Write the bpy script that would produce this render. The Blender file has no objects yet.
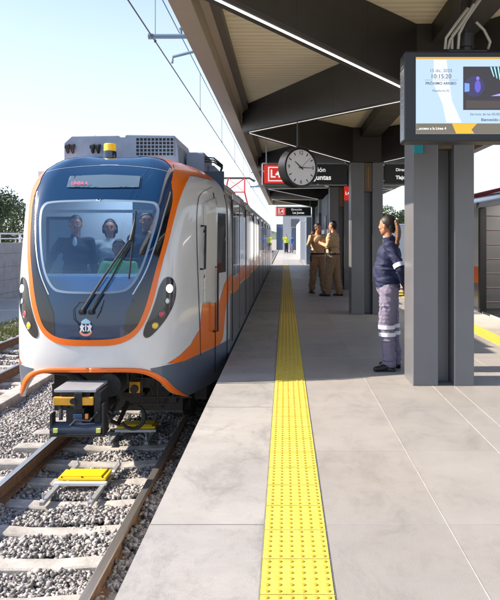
import bpy, bmesh, math, random
import numpy as np
from mathutils import Vector, Matrix, geometry
from mathutils.bvhtree import BVHTree
random.seed(7); rng = np.random.default_rng(7)
S = bpy.context.scene; COL = S.collection
PI = math.pi
R = math.radians
F = 690.0; VX, VY, CH = 285.0, 238.0, 1.40          # focal length in photo pixels, vanishing point, eye height
RAIL = -.879                                         # rail top below the platform floor (z = 0)
TX = -1.955                                         # centre of the near track

# ------------------------------------------------------------------ materials
def srgb(r, g, b):
    f = lambda c: (c/255/12.92) if c/255 <= .04045 else ((c/255+.055)/1.055)**2.4
    return (f(r), f(g), f(b), 1)
def mat(name, col, rough=.6, metal=0, noise=0, scale=8, bump=0, bscale=60, coat=0, spec=None, stretch=None, emis=None, estr=0, rnoise=0, distort=0, bdist=.01):
    m = bpy.data.materials.new(name); m.use_nodes = True
    nt = m.node_tree; N = nt.nodes; L = nt.links; b = N['Principled BSDF']
    c = col if len(col) == 4 else (*col, 1)
    b.inputs['Base Color'].default_value = c; b.inputs['Roughness'].default_value = rough
    b.inputs['Metallic'].default_value = metal
    if coat: b.inputs['Coat Weight'].default_value = coat; b.inputs['Coat Roughness'].default_value = .04
    if spec is not None: b.inputs['Specular IOR Level'].default_value = spec
    if emis: b.inputs['Emission Color'].default_value = (*emis[:3], 1); b.inputs['Emission Strength'].default_value = estr
    if noise or bump or rnoise:
        tc = N.new('ShaderNodeTexCoord'); mp = N.new('ShaderNodeMapping'); L.new(tc.outputs['Object'], mp.inputs[0])
        if stretch: mp.inputs['Scale'].default_value = stretch
    if noise or rnoise:
        t = N.new('ShaderNodeTexNoise'); t.inputs['Scale'].default_value = scale; t.inputs['Detail'].default_value = 8; t.inputs['Roughness'].default_value = .65
        t.inputs['Distortion'].default_value = distort
        L.new(mp.outputs[0], t.inputs[0])
    if noise:
        cr = N.new('ShaderNodeValToRGB'); cr.color_ramp.elements[0].position = .3; cr.color_ramp.elements[1].position = .7
        cr.color_ramp.elements[0].color = (*[max(0, x*(1-noise)) for x in c[:3]], 1)
        cr.color_ramp.elements[1].color = (*[min(1, x*(1+noise)) for x in c[:3]], 1)
        L.new(t.outputs[0], cr.inputs[0]); L.new(cr.outputs[0], b.inputs['Base Color'])
    if rnoise:
        mr = N.new('ShaderNodeMapRange'); mr.inputs[1].default_value = .3; mr.inputs[2].default_value = .7
        mr.inputs[3].default_value = max(0, rough-rnoise); mr.inputs[4].default_value = rough+rnoise
        L.new(t.outputs[0], mr.inputs[0]); L.new(mr.outputs[0], b.inputs['Roughness'])
    if bump:
        t2 = N.new('ShaderNodeTexNoise'); t2.inputs['Scale'].default_value = bscale; t2.inputs['Detail'].default_value = 6
        L.new(mp.outputs[0], t2.inputs[0])
        bp = N.new('ShaderNodeBump'); bp.inputs['Strength'].default_value = bump; bp.inputs['Distance'].default_value = bdist
        L.new(t2.outputs[0], bp.inputs['Height']); L.new(bp.outputs[0], b.inputs['Normal'])
    return m
M = {}
M['body'] = mat('train_white', (.70, .70, .69), .22, coat=.6, rnoise=.07, scale=1.6, noise=.035)
M['slate'] = mat('train_slate', srgb(88, 98, 112), .3, coat=.4)
M['orange'] = mat('train_orange', srgb(240, 112, 20), .3, coat=.4)
M['mask'] = mat('train_mask', (.002, .032, .095), .06, coat=.7, spec=.6)
M['maskblack'] = mat('mask_black', (.008, .009, .012), .08, coat=1)
M['black'] = mat('black_rubber', (.012, .012, .013), .55, noise=.3)
M['darkmetal'] = mat('dark_undercarriage', (.03, .031, .033), .5, metal=.4, noise=.4, bump=.2)
M['steel'] = mat('steel', (.42, .43, .45), .35, metal=.9, noise=.15)
M['galv'] = mat('galvanised', (.45, .47, .5), .5, metal=.5, noise=.1)
M['acgrey'] = mat('roof_unit_grey', srgb(138, 152, 174), .5, noise=.1)
M['alu'] = mat('aluminium_panel', (.55, .56, .57), .3, metal=.6)
M['yellow'] = mat('yellow_plastic', srgb(255, 205, 10), .4)
M['gold'] = mat('ochre_bumper', srgb(225, 165, 50), .5, noise=.12)
M['yballise'] = mat('balise_yellow', srgb(245, 208, 20), .5, noise=.06)
M['cabwall'] = mat('cab_wall', (.62, .64, .66), .5)
M['dash'] = mat('dashboard_blue', srgb(160, 190, 215), .5)
M['rail_side'] = mat('rail_rust', srgb(122, 94, 72), .85, noise=.35, scale=14, bump=.3)
M['rail_top'] = mat('rail_head', (.5, .47, .43), .28, metal=.8, noise=.12, stretch=(8, .3, 1))
M['sleeper'] = mat('sleeper_concrete', (.42, .40, .37), .85, noise=.35, scale=5, bump=.4, bscale=90)
M['column'] = mat('column_grey_steel', srgb(116, 117, 120), .38, metal=.25, noise=.05, scale=2, spec=.4)
M['beam'] = mat('beam_charcoal', srgb(62, 60, 58), .5, metal=.3, noise=.08, scale=1.5, rnoise=.1)
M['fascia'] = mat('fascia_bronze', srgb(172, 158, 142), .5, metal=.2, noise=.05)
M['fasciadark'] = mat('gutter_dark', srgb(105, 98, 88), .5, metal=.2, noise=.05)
M['roof'] = mat('roof_sheet', (.35, .35, .35), .6)
M['led'] = mat('led_strip', (.9, .9, .9), .4, emis=(1, .98, .93), estr=1.3)
M['led_dim'] = mat('led_strip_dim', (.8, .8, .8), .4, emis=(1, .98, .93), estr=.45)
M['signblack'] = mat('sign_black', (.018, .018, .02), .35)
M['signred'] = mat('sign_red', srgb(222, 52, 38), .4, emis=srgb(222, 52, 38), estr=.25)
M['white'] = mat('white_paint', (.8, .8, .8), .5)
M['signwhite'] = mat('white_lettering', (.8, .8, .8), .5, emis=(1, 1, 1), estr=.3)
M['clockface'] = mat('clock_face', (.80, .79, .82), .35)
M['glassy'] = mat('dark_glass', (.012, .016, .022), .04, spec=.7)
M['tvblack'] = mat('tv_black', (.02, .02, .021), .35, noise=.1)
M['wall_light'] = mat('light_render', (.6, .6, .58), .8, noise=.05)
M['wall_blue'] = mat('blue_grey_panel', srgb(96, 108, 126), .5, noise=.05)
M['leafdark'] = mat('leaf_dark', (.045, .075, .028), .6, noise=.4, scale=3)
M['bark'] = mat('bark', (.12, .09, .06), .9, noise=.3)
M['lens'] = mat('lamp_lens', (.8, .85, .9), .05, coat=1)
M['lamp_on'] = mat('lamp_on', (1, .95, .85), .2, emis=(1, .93, .8), estr=9)
M['lamp_red'] = mat('lamp_red', srgb(200, 40, 70), .15, coat=1)
M['lamp_amber'] = mat('lamp_amber', srgb(240, 200, 20), .15, coat=1)
M['skin'] = mat('skin', srgb(190, 130, 100), .5, noise=.06, scale=20)
M['navy'] = mat('navy_cloth', srgb(27, 35, 70), .75, noise=.2, bump=.5, bscale=45, bdist=.006)
M['mauve'] = mat('mauve_cloth', srgb(122, 115, 136), .8, noise=.1, bump=.5, bscale=45, bdist=.006)
M['khaki'] = mat('khaki_cloth', srgb(190, 158, 122), .8, noise=.15, bump=.5, bscale=45, bdist=.006)
M['khakidark'] = mat('khaki_trousers', srgb(150, 126, 98), .85, noise=.15, bump=.5, bscale=45, bdist=.006)
M['hair'] = mat('dark_hair', (.015, .011, .009), .5, noise=.5, scale=60, bump=1, bscale=90, bdist=.004, stretch=(1, 1, .25))
M['hairsunlit'] = mat('sunlit_hair', srgb(118, 84, 58), .5, noise=.25, scale=50, stretch=(1, 1, .15))  # ponytail tone: sunlight on dark hair put into the colour
M['shoe'] = mat('black_leather', (.012, .012, .013), .35)
M['reflect'] = mat('reflective_tape', (.75, .77, .8), .35)
M['hiviz'] = mat('hi_vis_yellow', srgb(215, 235, 60), .7)
M['green'] = mat('lime_vest', srgb(140, 205, 115), .7)
M['suit'] = mat('dark_suit', (.02, .028, .045), .8)
M['shirtblue'] = mat('blue_shirt', srgb(70, 100, 160), .8)
M['eye'] = mat('eye_white', (.38, .35, .33), .3)
M['iris'] = mat('eye_iris', (.02, .012, .008), .2)
M['lips'] = mat('lips', srgb(160, 82, 76), .45)
M['red'] = mat('red_paint', srgb(190, 30, 40), .45)
M['insul'] = mat('insulator_grey', srgb(110, 130, 150), .5)
M['cable'] = mat('overhead_wire', (.06, .06, .065), .5, metal=.3)
M['pink'] = mat('salmon_paint', srgb(235, 150, 120), .5)
M['navyplate'] = mat('navy_plate', srgb(20, 40, 75), .4)
M['paleblue'] = mat('pale_blue_paint', srgb(165, 205, 225), .5)
M['interior'] = mat('saloon_interior', (.13, .13, .13), .6)
M['teal'] = mat('teal_plate', srgb(20, 140, 150), .5)
M['cabinet'] = mat('pale_green_cabinet', srgb(176, 186, 172), .6)

def glass_mat(name, tint, trans):
    m = bpy.data.materials.new(name); m.use_nodes = True; nt = m.node_tree; N = nt.nodes; L = nt.links
    N.remove(N['Principled BSDF']); out = N['Material Output']
    tr = N.new('ShaderNodeBsdfTransparent'); tr.inputs[0].default_value = (*tint, 1)
    gl = N.new('ShaderNodeBsdfGlossy'); gl.inputs['Roughness'].default_value = .01; gl.inputs[0].default_value = (.72, .88, 1, 1)
    fr = N.new('ShaderNodeFresnel'); fr.inputs[0].default_value = 1.55
    mr = N.new('ShaderNodeMapRange'); mr.inputs[3].default_value = trans; mr.inputs[4].default_value = 1
    mx = N.new('ShaderNodeMixShader'); L.new(fr.outputs[0], mr.inputs[0]); L.new(mr.outputs[0], mx.inputs[0])
    L.new(tr.outputs[0], mx.inputs[1]); L.new(gl.outputs[0], mx.inputs[2]); L.new(mx.outputs[0], out.inputs[0]); return m
M['windshield'] = glass_mat('tinted_windshield', (.46, .68, .96), .09)
M['sideglass'] = glass_mat('tinted_side_glass', (.25, .3, .33), .12)

def stone_mat(name, lo, hi):
    m = mat(name, (.3, .3, .3), .9); nt = m.node_tree; N = nt.nodes; L = nt.links; b = N['Principled BSDF']
    g = N.new('ShaderNodeNewGeometry'); cr = N.new('ShaderNodeValToRGB')
    cr.color_ramp.elements[0].color = (*lo, 1); cr.color_ramp.elements[1].color = (*hi, 1)
    e = cr.color_ramp.elements.new(.35); e.color = (*[(a*.6+c*.4) for a, c in zip(lo, hi)], 1)
    L.new(g.outputs['Random Per Island'], cr.inputs[0])
    t = N.new('ShaderNodeTexNoise'); t.inputs['Scale'].default_value = 120; tc = N.new('ShaderNodeTexCoord'); L.new(tc.outputs['Object'], t.inputs[0])
    mx = N.new('ShaderNodeMix'); mx.data_type = 'RGBA'; mx.blend_type = 'MULTIPLY'; mx.inputs[0].default_value = .5
    L.new(cr.outputs[0], mx.inputs[6]); L.new(t.outputs[1], mx.inputs[7]); 
    mm = N.new('ShaderNodeMix'); mm.data_type = 'RGBA'; mm.blend_type = 'MULTIPLY'; mm.inputs[0].default_value = 1; mm.inputs[7].default_value = (1.5, 1.5, 1.5, 1)
    L.new(mx.outputs[2], mm.inputs[6]); L.new(mm.outputs[2], b.inputs['Base Color']); return m
M['stones'] = stone_mat('ballast_stone', (.07, .07, .072), (.46, .44, .42))
M['ballastbed'] = mat('ballast_bed', (.12, .115, .11), .95, noise=.55, scale=28, bump=1, bscale=30)

def concrete_mat(name, base, rough, cell, var=.12, stain=.8):
    m = bpy.data.materials.new(name); m.use_nodes = True; nt = m.node_tree; N = nt.nodes; L = nt.links; b = N['Principled BSDF']
    tc = N.new('ShaderNodeTexCoord')
    def noise(scale, det, rgh, dist, p0, p1, c0, c1, stretch=None):
        src = tc.outputs['Object']
        if stretch: mp = N.new('ShaderNodeMapping'); mp.inputs['Scale'].default_value = stretch; L.new(src, mp.inputs[0]); src = mp.outputs[0]
        t = N.new('ShaderNodeTexNoise'); t.inputs['Scale'].default_value = scale; t.inputs['Detail'].default_value = det; t.inputs['Roughness'].default_value = rgh; t.inputs['Distortion'].default_value = dist
        L.new(src, t.inputs[0]); r = N.new('ShaderNodeValToRGB'); r.color_ramp.elements[0].position = p0; r.color_ramp.elements[1].position = p1
        r.color_ramp.elements[0].color = c0; r.color_ramp.elements[1].color = c1; L.new(t.outputs[0], r.inputs[0]); return t, r
    def mul(x, y, f=1.0):
        q = N.new('ShaderNodeMix'); q.data_type = 'RGBA'; q.blend_type = 'MULTIPLY'; q.inputs[0].default_value = f; L.new(x, q.inputs[6]); L.new(y, q.inputs[7]); return q.outputs[2]
    g_ = lambda v: (v, v, v, 1)
    t1, r1 = noise(.9, 12, .72, .3, .3, .7, (*[x*(1-var) for x in base], 1), (*[min(1, x*(1+var)) for x in base], 1), (1, 1.5, 1))
    t2, r2 = noise(3.2, 12, .8, .5, .36, .5, g_(stain), g_(1), (1.0, .55, 1))       # scuffs
    t3, r3 = noise(180, 3, .6, 0, .28, .52, g_(.72), g_(1))                        # grain
    t4, r4 = noise(26, 5, .7, 0, .24, .36, g_(.72), g_(1))                         # small spots
    t5, r5 = noise(.35, 4, .6, 0, .35, .65, (.95, .96, .99, 1), (1.03, 1.0, .96, 1))
    c = mul(mul(mul(mul(r1.outputs[0], r2.outputs[0]), r3.outputs[0], .6), r4.outputs[0], .55), r5.outputs[0])
    # each slab was cast a little differently
    sp = N.new('ShaderNodeSeparateXYZ'); L.new(tc.outputs['Object'], sp.inputs[0]); fl = []
    for i, (o_, w_) in enumerate(cell):
        d = N.new('ShaderNodeMath'); d.operation = 'SUBTRACT'; L.new(sp.outputs[i], d.inputs[0]); d.inputs[1].default_value = o_
        d2 = N.new('ShaderNodeMath'); d2.operation = 'DIVIDE'; L.new(d.outputs[0], d2.inputs[0]); d2.inputs[1].default_value = w_
        d3 = N.new('ShaderNodeMath'); d3.operation = 'FLOOR'; L.new(d2.outputs[0], d3.inputs[0]); fl.append(d3)
    cb = N.new('ShaderNodeCombineXYZ'); L.new(fl[0].outputs[0], cb.inputs[0]); L.new(fl[1].outputs[0], cb.inputs[1])
    wn = N.new('ShaderNodeTexWhiteNoise'); L.new(cb.outputs[0], wn.inputs[0]); mr = N.new('ShaderNodeMapRange'); mr.inputs[3].default_value = .92; mr.inputs[4].default_value = 1.05
    L.new(wn.outputs[0], mr.inputs[0]); c2 = N.new('ShaderNodeCombineColor'); [L.new(mr.outputs[0], c2.inputs[i]) for i in range(3)]
    L.new(mul(c, c2.outputs[0]), b.inputs['Base Color'])
    m2 = N.new('ShaderNodeMapRange'); m2.inputs[1].default_value = .3; m2.inputs[2].default_value = .7; m2.inputs[3].default_value = rough-.10; m2.inputs[4].default_value = rough+.16
    L.new(t2.outputs[0], m2.inputs[0]); L.new(m2.outputs[0], b.inputs['Roughness'])
    bp = N.new('ShaderNodeBump'); bp.inputs['Strength'].default_value = .25; bp.inputs['Distance'].default_value = .004
    L.new(t3.outputs[0], bp.inputs['Height']); L.new(bp.outputs[0], b.inputs['Normal'])
    return m
M['tile'] = concrete_mat('floor_tile', (.365, .345, .315), .46, ((.794, .603), (3.37, 1.17)), .10, .88)
M['edge'] = concrete_mat('edge_concrete', (.385, .37, .343), .72, ((-.66, .9), (3.37, 2.34)), .17, .74)
M['grout'] = mat('grout', (.42, .40, .37), .8, noise=.2)
M['groutdark'] = mat('grout_dark', (.22, .21, .20), .9, noise=.2)

# ------------------------------------------------------------------ helpers
def link(name, me, parent=None):
    o = bpy.data.objects.new(name, me); COL.objects.link(o)
    if parent is not None: o.parent = parent
    return o
def tag(o, label=None, cat=None, group=None, kind=None):
    if label: o['label'] = label
    if cat: o['category'] = cat
    if group: o['group'] = group
    if kind: o['kind'] = kind
    return o
def empty(name, loc=(0, 0, 0), rz=0):
    o = bpy.data.objects.new(name, None); COL.objects.link(o); o.location = loc; o.rotation_euler = (0, 0, rz); o.empty_display_size = .1
    return o
ICO = {}
class MB:
    def __init__(s): s.bm = bmesh.new()
    def add(s, verts, faces):
        vs = [s.bm.verts.new(v) for v in verts]
        for f in faces:
            try: s.bm.faces.new([vs[i] for i in f])
            except ValueError: pass
        return vs
    def box(s, x0, x1, y0, y1, z0, z1, mtx=None):
        v = [Vector((x, y, z)) for z in (z0, z1) for y in (y0, y1) for x in (x0, x1)]
        if mtx is not None: v = [mtx @ p for p in v]
        s.add(v, [(0, 2, 3, 1), (4, 5, 7, 6), (0, 1, 5, 4), (2, 6, 7, 3), (0, 4, 6, 2), (1, 3, 7, 5)]); return s
    def tube(s, pts, r, n=10, caps=True, closed=False):
        pts = [Vector(p) for p in pts]; rs = r if isinstance(r, (list, tuple)) else [r]*len(pts); rings = []
        up = Vector((0, 0, 1)); prev = None
        for i, p in enumerate(pts):
            a = pts[max(i-1, 0)]; c = pts[min(i+1, len(pts)-1)]; d = (c-a).normalized()
            if prev is None:
                x = d.cross(up)
                if x.length < 1e-3: x = d.cross(Vector((1, 0, 0)))
            else: x = prev - d*prev.dot(d)
            x.normalize(); prev = x; y = d.cross(x)
            rings.append([s.bm.verts.new(p + (x*math.cos(2*PI*k/n)+y*math.sin(2*PI*k/n))*rs[i]) for k in range(n)])
        for a, c in zip(rings, rings[1:]):
            for k in range(n): s.bm.faces.new((a[k], a[(k+1) % n], c[(k+1) % n], c[k]))
        if caps:
            s.bm.faces.new(rings[0][::-1]); s.bm.faces.new(rings[-1])
        return s
    def cyl(s, c, r, h, axis='z', n=24, r2=None):
        c = Vector(c); d = {'x': Vector((1, 0, 0)), 'y': Vector((0, 1, 0)), 'z': Vector((0, 0, 1))}[axis] if isinstance(axis, str) else Vector(axis).normalized()
        return s.tube([c-d*h/2, c+d*h/2], [r, r if r2 is None else r2], n)
    def prism(s, pts, z0, z1, mtx=None):       # polygon in xy extruded in z
        n = len(pts); v = [Vector((p[0], p[1], z)) for z in (z0, z1) for p in pts]
        if mtx is not None: v = [mtx @ p for p in v]
        s.add(v, [tuple(range(n))[::-1], tuple(range(n, 2*n))] + [(i, (i+1) % n, n+(i+1) % n, n+i) for i in range(n)]); return s
    def ico(s, c, r, sub=2, scale=(1, 1, 1), rot=None):
        if sub not in ICO:
            t = bmesh.new(); bmesh.ops.create_icosphere(t, subdivisions=sub, radius=1); ICO[sub] = ([v.co.copy() for v in t.verts], [tuple(v.index for v in f.verts) for f in t.faces]); t.free()
        V, Fc = ICO[sub]; c = Vector(c); sc = Vector(scale)*r; P = [Vector((v.x*sc.x, v.y*sc.y, v.z*sc.z)) for v in V]
        if rot is not None: P = [rot @ p for p in P]
        new = s.bm.verts.new; vs = [new(p+c) for p in P]; nf = s.bm.faces.new
        for a, b, d in Fc: nf((vs[a], vs[b], vs[d]))
        return s
    def sphere(s, c, r, scale=(1, 1, 1), seg=24):
        bmesh.ops.create_uvsphere(s.bm, u_segments=seg, v_segments=seg//2, radius=r, matrix=Matrix.Translation(c) @ Matrix.Diagonal((*scale, 1))); return s
    def build(s, name, m, parent=None, bevel=0, smooth=False):
        bmesh.ops.recalc_face_normals(s.bm, faces=s.bm.faces)
        me = bpy.data.meshes.new(name); s.bm.to_mesh(me); s.bm.free()
        me.materials.append(m)
        if smooth:
            for p in me.polygons: p.use_smooth = True
        o = link(name, me, parent)
        if smooth:
            try: me.set_sharp_from_angle(angle=R(38))
            except Exception: pass
        if bevel:
            md = o.modifiers.new('bevel', 'BEVEL'); md.width = bevel; md.segments = 2; md.limit_method = 'ANGLE'
        return o
def boxo(name, m, parent, x0, x1, y0, y1, z0, z1, bevel=0):
    return MB().box(x0, x1, y0, y1, z0, z1).build(name, m, parent, bevel)
TMP = bpy.data.scenes.new('tmp_eval')
def evaluate(o):
    TMP.collection.objects.link(o); vl = TMP.view_layers[0]; vl.update(); dg = vl.depsgraph
    me = bpy.data.meshes.new_from_object(o.evaluated_get(dg)); bpy.data.objects.remove(o); return me
def text(body, size, m, parent, loc, rot=(PI/2, 0, 0), align='CENTER', name='lettering', ext=.001, bold=0):
    c = bpy.data.curves.new('t', 'FONT'); c.body = body; c.size = size; c.align_x = align; c.align_y = 'CENTER'; c.extrude = ext; c.offset = bold
    me = evaluate(bpy.data.objects.new('t', c))
    me.materials.clear(); me.materials.append(m); o = link(name, me, parent); o.location = loc; o.rotation_euler = rot; return o

# ------------------------------------------------------------------ world, sun, camera
LS = Vector((-1.48, -.02, 1.0)).normalized()
w = bpy.data.worlds.new('World'); S.world = w; w.use_nodes = True
sk = w.node_tree.nodes.new('ShaderNodeTexSky'); sk.sky_type = 'NISHITA'; sk.sun_disc = False
sk.sun_elevation = math.asin(LS.z); sk.sun_rotation = math.atan2(LS.x, LS.y) % (2*PI)
sk.altitude = 1500; sk.air_density = 1.0; sk.dust_density = 1.5; sk.ozone_density = 2.0
# morning haze: the sky pales towards the horizon
_n = w.node_tree.nodes; _l = w.node_tree.links
_tc = _n.new('ShaderNodeTexCoord'); _sx = _n.new('ShaderNodeSeparateXYZ'); _l.new(_tc.outputs['Generated'], _sx.inputs[0])
_r = _n.new('ShaderNodeMapRange'); _r.interpolation_type = 'SMOOTHSTEP'; _r.inputs[1].default_value = -.02; _r.inputs[2].default_value = .56; _r.inputs[3].default_value = .92; _r.inputs[4].default_value = .0
_l.new(_sx.outputs[2], _r.inputs[0]); _ns = _n.new('ShaderNodeTexNoise'); _ns.inputs['Scale'].default_value = 2.2; _ns.inputs['Detail'].default_value = 5; _l.new(_tc.outputs['Generated'], _ns.inputs[0])
_mr = _n.new('ShaderNodeMapRange'); _mr.inputs[3].default_value = .88; _mr.inputs[4].default_value = 1.08; _l.new(_ns.outputs[0], _mr.inputs[0])
_mm = _n.new('ShaderNodeMath'); _mm.operation = 'MULTIPLY'; _mm.use_clamp = True; _l.new(_r.outputs[0], _mm.inputs[0]); _l.new(_mr.outputs[0], _mm.inputs[1])
_mx = _n.new('ShaderNodeMix'); _mx.data_type = 'RGBA'; _l.new(_mm.outputs[0], _mx.inputs[0]); _l.new(sk.outputs[0], _mx.inputs[6]); _mx.inputs[7].default_value = (3.4, 3.65, 3.9, 1)
_l.new(_mx.outputs[2], _n['Background'].inputs[0]); w.node_tree.nodes['Background'].inputs[1].default_value = .15
ld = bpy.data.lights.new('sun', 'SUN'); ld.energy = 5.0; ld.angle = R(.5); ld.color = (1, .875, .74)
lo = bpy.data.objects.new('sun', ld); COL.objects.link(lo); lo.rotation_euler = (-LS).to_track_quat('-Z', 'Y').to_euler(); lo.location = (-20, -8, 20)
cam = bpy.data.cameras.new('camera'); co = bpy.data.objects.new('camera', cam); COL.objects.link(co); S.camera = co
co.location = (0, 0, CH); co.rotation_euler = (PI/2, 0, 0); cam.sensor_fit = 'VERTICAL'; cam.sensor_height = 36; cam.lens = F/600*36
cam.shift_x = -(VX-250)/600; cam.shift_y = -(300-VY)/600; cam.clip_start = .05; cam.clip_end = 3000
S.view_settings.view_transform = 'Standard'; S.view_settings.look = 'None'; S.view_settings.exposure = 1.05; S.view_settings.gamma = 1
S.cycles.use_denoising = True; S.cycles.max_bounces = 8; S.cycles.transparent_max_bounces = 12
def pt(x, y, d): return Vector(((x-VX)/F*d, d, CH-(y-VY)/F*d))

# ------------------------------------------------------------------ ground and platform
g = MB(); g.box(-900, 900, -60, 1800, -1.6, -1.35)
tag(g.build('ground', mat('dry_ground', (.32, .29, .24), .95, noise=.25, scale=.15)), kind='structure')
g = MB(); g.box(-8.3, -.70, -6, 140, -1.345, RAIL-.275)
tag(g.build('ballast_bed', M['ballastbed']), kind='structure')
PX = (-.66, 3.66); SX = (-.097, .193); SX2 = (2.777, 3.067)
pl = MB()
pl.box(PX[0], SX[0]-.004, -6, 86, -.22, 0); pl.box(SX2[1]+.004, PX[1], -6, 86, -.22, 0)
o = pl.build('platform_edge_slab', M['edge']); tag(o, kind='structure')
pl = MB(); pl.box(SX[0]-.004, SX2[1]+.004, -6, 86, -.22, 0); o = pl.build('platform_floor', M['tile']); tag(o, kind='structure')
pl = MB(); pl.box(PX[0]+.07, PX[1]-.07, -6, 86, -1.345, -.22); o = pl.build('platform_wall', M['edge']); tag(o, kind='structure')
# paving joints
j = MB(); ys = [3.37+1.17*k for k in range(-4, 60)]
for X in (.794, 1.397, 1.60, 2.2): j.box(X-.002, X+.002, -6, 86, 0, .0015)
for Y in ys: j.box(SX[1]+.004, SX2[0]-.004, Y-.0012, Y+.0012, 0, .001)
tag(j.build('tile_joints', M['grout']), kind='structure')
j = MB()
for Y in ys[::2]: j.box(PX[0]+.002, SX[0]-.006, Y-.003, Y+.003, 0, .0015); j.box(SX2[1]+.006, PX[1]-.002, Y-.003, Y+.003, 0, .0015)
for X in (SX[0]-.005, SX[1]+.003, SX2[0]-.004, SX2[1]+.005): j.box(X-.003, X+.003, -6, 86, 0, .002)
tag(j.build('slab_joints', M['groutdark']), kind='structure')

def tactile(x0, x1, y0, y1, label, dome_end):
    root = empty('tactile_strip', ((x0+x1)/2, y0, 0)); tag(root, label, 'tactile paving', 'yellow tactile strips along the platform edges')
    b = MB(); L = .30; y = y0
    while y < y1:
        b.box(x0-root.location.x, x1-root.location.x, y-y0+.003, y-y0+L-.003, 0, .005); y += L
    ym = mat('tactile_yellow', srgb(218, 198, 84), .6, noise=.24, scale=16, bump=.3, bscale=120) if 'ty' not in M else M['ty']; M['ty'] = ym
    b.build('tile_row', ym, root)
    px = (x1-x0)/6; n = int((dome_end-y0)/.05); seg = 10
    ang = np.arange(seg)*2*PI/seg; prof = [(.0125, 0), (.010, .0035), (.005, .005)]
    tmpl = np.array([[r*math.cos(a), r*math.sin(a), .005+z] for r, z in prof for a in ang]); nv = len(tmpl)
    cx = [(x0+px*(i+.5))-root.location.x for i in range(6)]
    cs = np.array([[c, .025+.05*k, 0] for k in range(n) for c in cx])
    V = (tmpl[None]+cs[:, None]).reshape(-1, 3)
    fs = [(i*seg+k, i*seg+(k+1) % seg, (i+1)*seg+(k+1) % seg, (i+1)*seg+k) for i in range(2) for k in range(seg)]
    F4 = np.array(fs)
    FF = (F4[None]+(np.arange(len(cs))*nv)[:, None, None]).reshape(-1, 4)
    top = (np.arange(seg)+2*seg)[None]+(np.arange(len(cs))*nv)[:, None]
    me = bpy.data.meshes.new('dome'); me.from_pydata(V.tolist(), [], FF.tolist()+top.tolist()); me.materials.append(M.setdefault('tyd', mat('tactile_dome_shaded', srgb(212, 172, 50), .5)))  # domes a darker orange: shade on their sides put into the colour
    o = link('dome_field', me, root); o['kind'] = 'stuff'
tactile(SX[0], SX[1], 1.5, 36, 'yellow studded tactile strip running down the platform beside the arriving train', 36)
tactile(SX2[0], SX2[1], 5.0, 36, 'yellow studded tactile strip on the far right platform edge beyond the column', 20)

# ------------------------------------------------------------------ ballast stones
def stones(name, n, region, zf, size, seed):
    r = np.random.default_rng(seed)
    iv = np.array([(x, y, z) for z in (-1, 1) for y in (-1, 1) for x in (-1, 1)])*.68
    fi = np.array([(0, 2, 3), (0, 3, 1), (4, 5, 7), (4, 7, 6), (0, 1, 5), (0, 5, 4), (2, 6, 7), (2, 7, 3), (0, 4, 6), (0, 6, 2), (1, 3, 7), (1, 7, 5)])
    P = region(n, r); n = len(P)
    V = np.repeat(iv[None], n, 0)*(1+r.uniform(-.5, .25, (n, 8, 3)))
    V *= (size*r.uniform(.55, 1.45, (n, 1, 1)))*np.stack([r.uniform(.75, 1.3, n), r.uniform(.6, 1, n), r.uniform(.45, .85, n)], 1)[:, None]
    a = r.uniform(0, 2*PI, n); t = r.uniform(-1.4, 1.4, n)
    ct, st = np.cos(t)[:, None], np.sin(t)[:, None]; y = V[..., 1]*ct-V[..., 2]*st; z = V[..., 1]*st+V[..., 2]*ct; V[..., 1] = y; V[..., 2] = z
    ca, sa = np.cos(a)[:, None], np.sin(a)[:, None]; x = V[..., 0]*ca-V[..., 1]*sa; y = V[..., 0]*sa+V[..., 1]*ca; V[..., 0] = x; V[..., 1] = y
    V += P[:, None]
    me = bpy.data.meshes.new(name); nvt = n*8; nf = n*12
    me.vertices.add(nvt); me.vertices.foreach_set('co', V.reshape(-1)); me.loops.add(nf*3)
    FI = (fi[None]+(np.arange(n)*8)[:, None, None]).reshape(-1); me.loops.foreach_set('vertex_index', FI.astype(np.int32))
    me.polygons.add(nf); me.polygons.foreach_set('loop_start', np.arange(0, nf*3, 3, dtype=np.int32)); me.polygons.foreach_set('loop_total', np.full(nf, 3, np.int32))
    me.update(); me.validate(); me.materials.append(M['stones']); return link(name, me)
SP0, SPD, GA = 4.66-.577*8, .577, 1.30
def reg(x0, x1, y0, y1):
    def f(n, r):
        x = r.uniform(x0, x1, n); y = r.uniform(y0, y1, n)
        ty = (y-SP0) % SPD                         # sleepers sit at .3 + .62 k: keep stones low on top of them
        z = RAIL-.225+.03*r.random(n)+.012*np.sin(x*9+y*7)+.02*np.sin(x*3)+.02*np.sin(y*2.3)
        d = np.minimum(ty, SPD-ty); z = z+.06*np.exp(-((np.abs(x-TX)-GA/2-.05)/.12)**2)+np.where(x > TX+GA/2+.05, .03, 0); s = (d < .105) & (np.abs(x-TX) < 1.2)
        z = np.where(s, z-.035, z)
        s2 = (d < .125) & (np.abs(x+5.51) < 1.25); z = np.where(s2, z-.06, z)
        return np.stack([x, y, z], 1)
    return f
st1 = stones('ballast', 105000, reg(-4.0, -.74, 3.0, 12.5), 0, .0205, 1)
tag(st1, 'grey crushed stone ballast in and beside the near track', 'gravel', kind='stuff')
st2 = stones('ballast', 30000, reg(-8.2, -.74, 12.5, 34), 0, .032, 2)
tag(st2, 'grey crushed stone ballast farther along the tracks', 'gravel', kind='stuff')
st3 = stones('ballast', 22000, reg(-8.2, -4.0, 7.5, 14), 0, .027, 3)
tag(st3, 'grey crushed stone ballast around the empty far track', 'gravel', kind='stuff')

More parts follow.
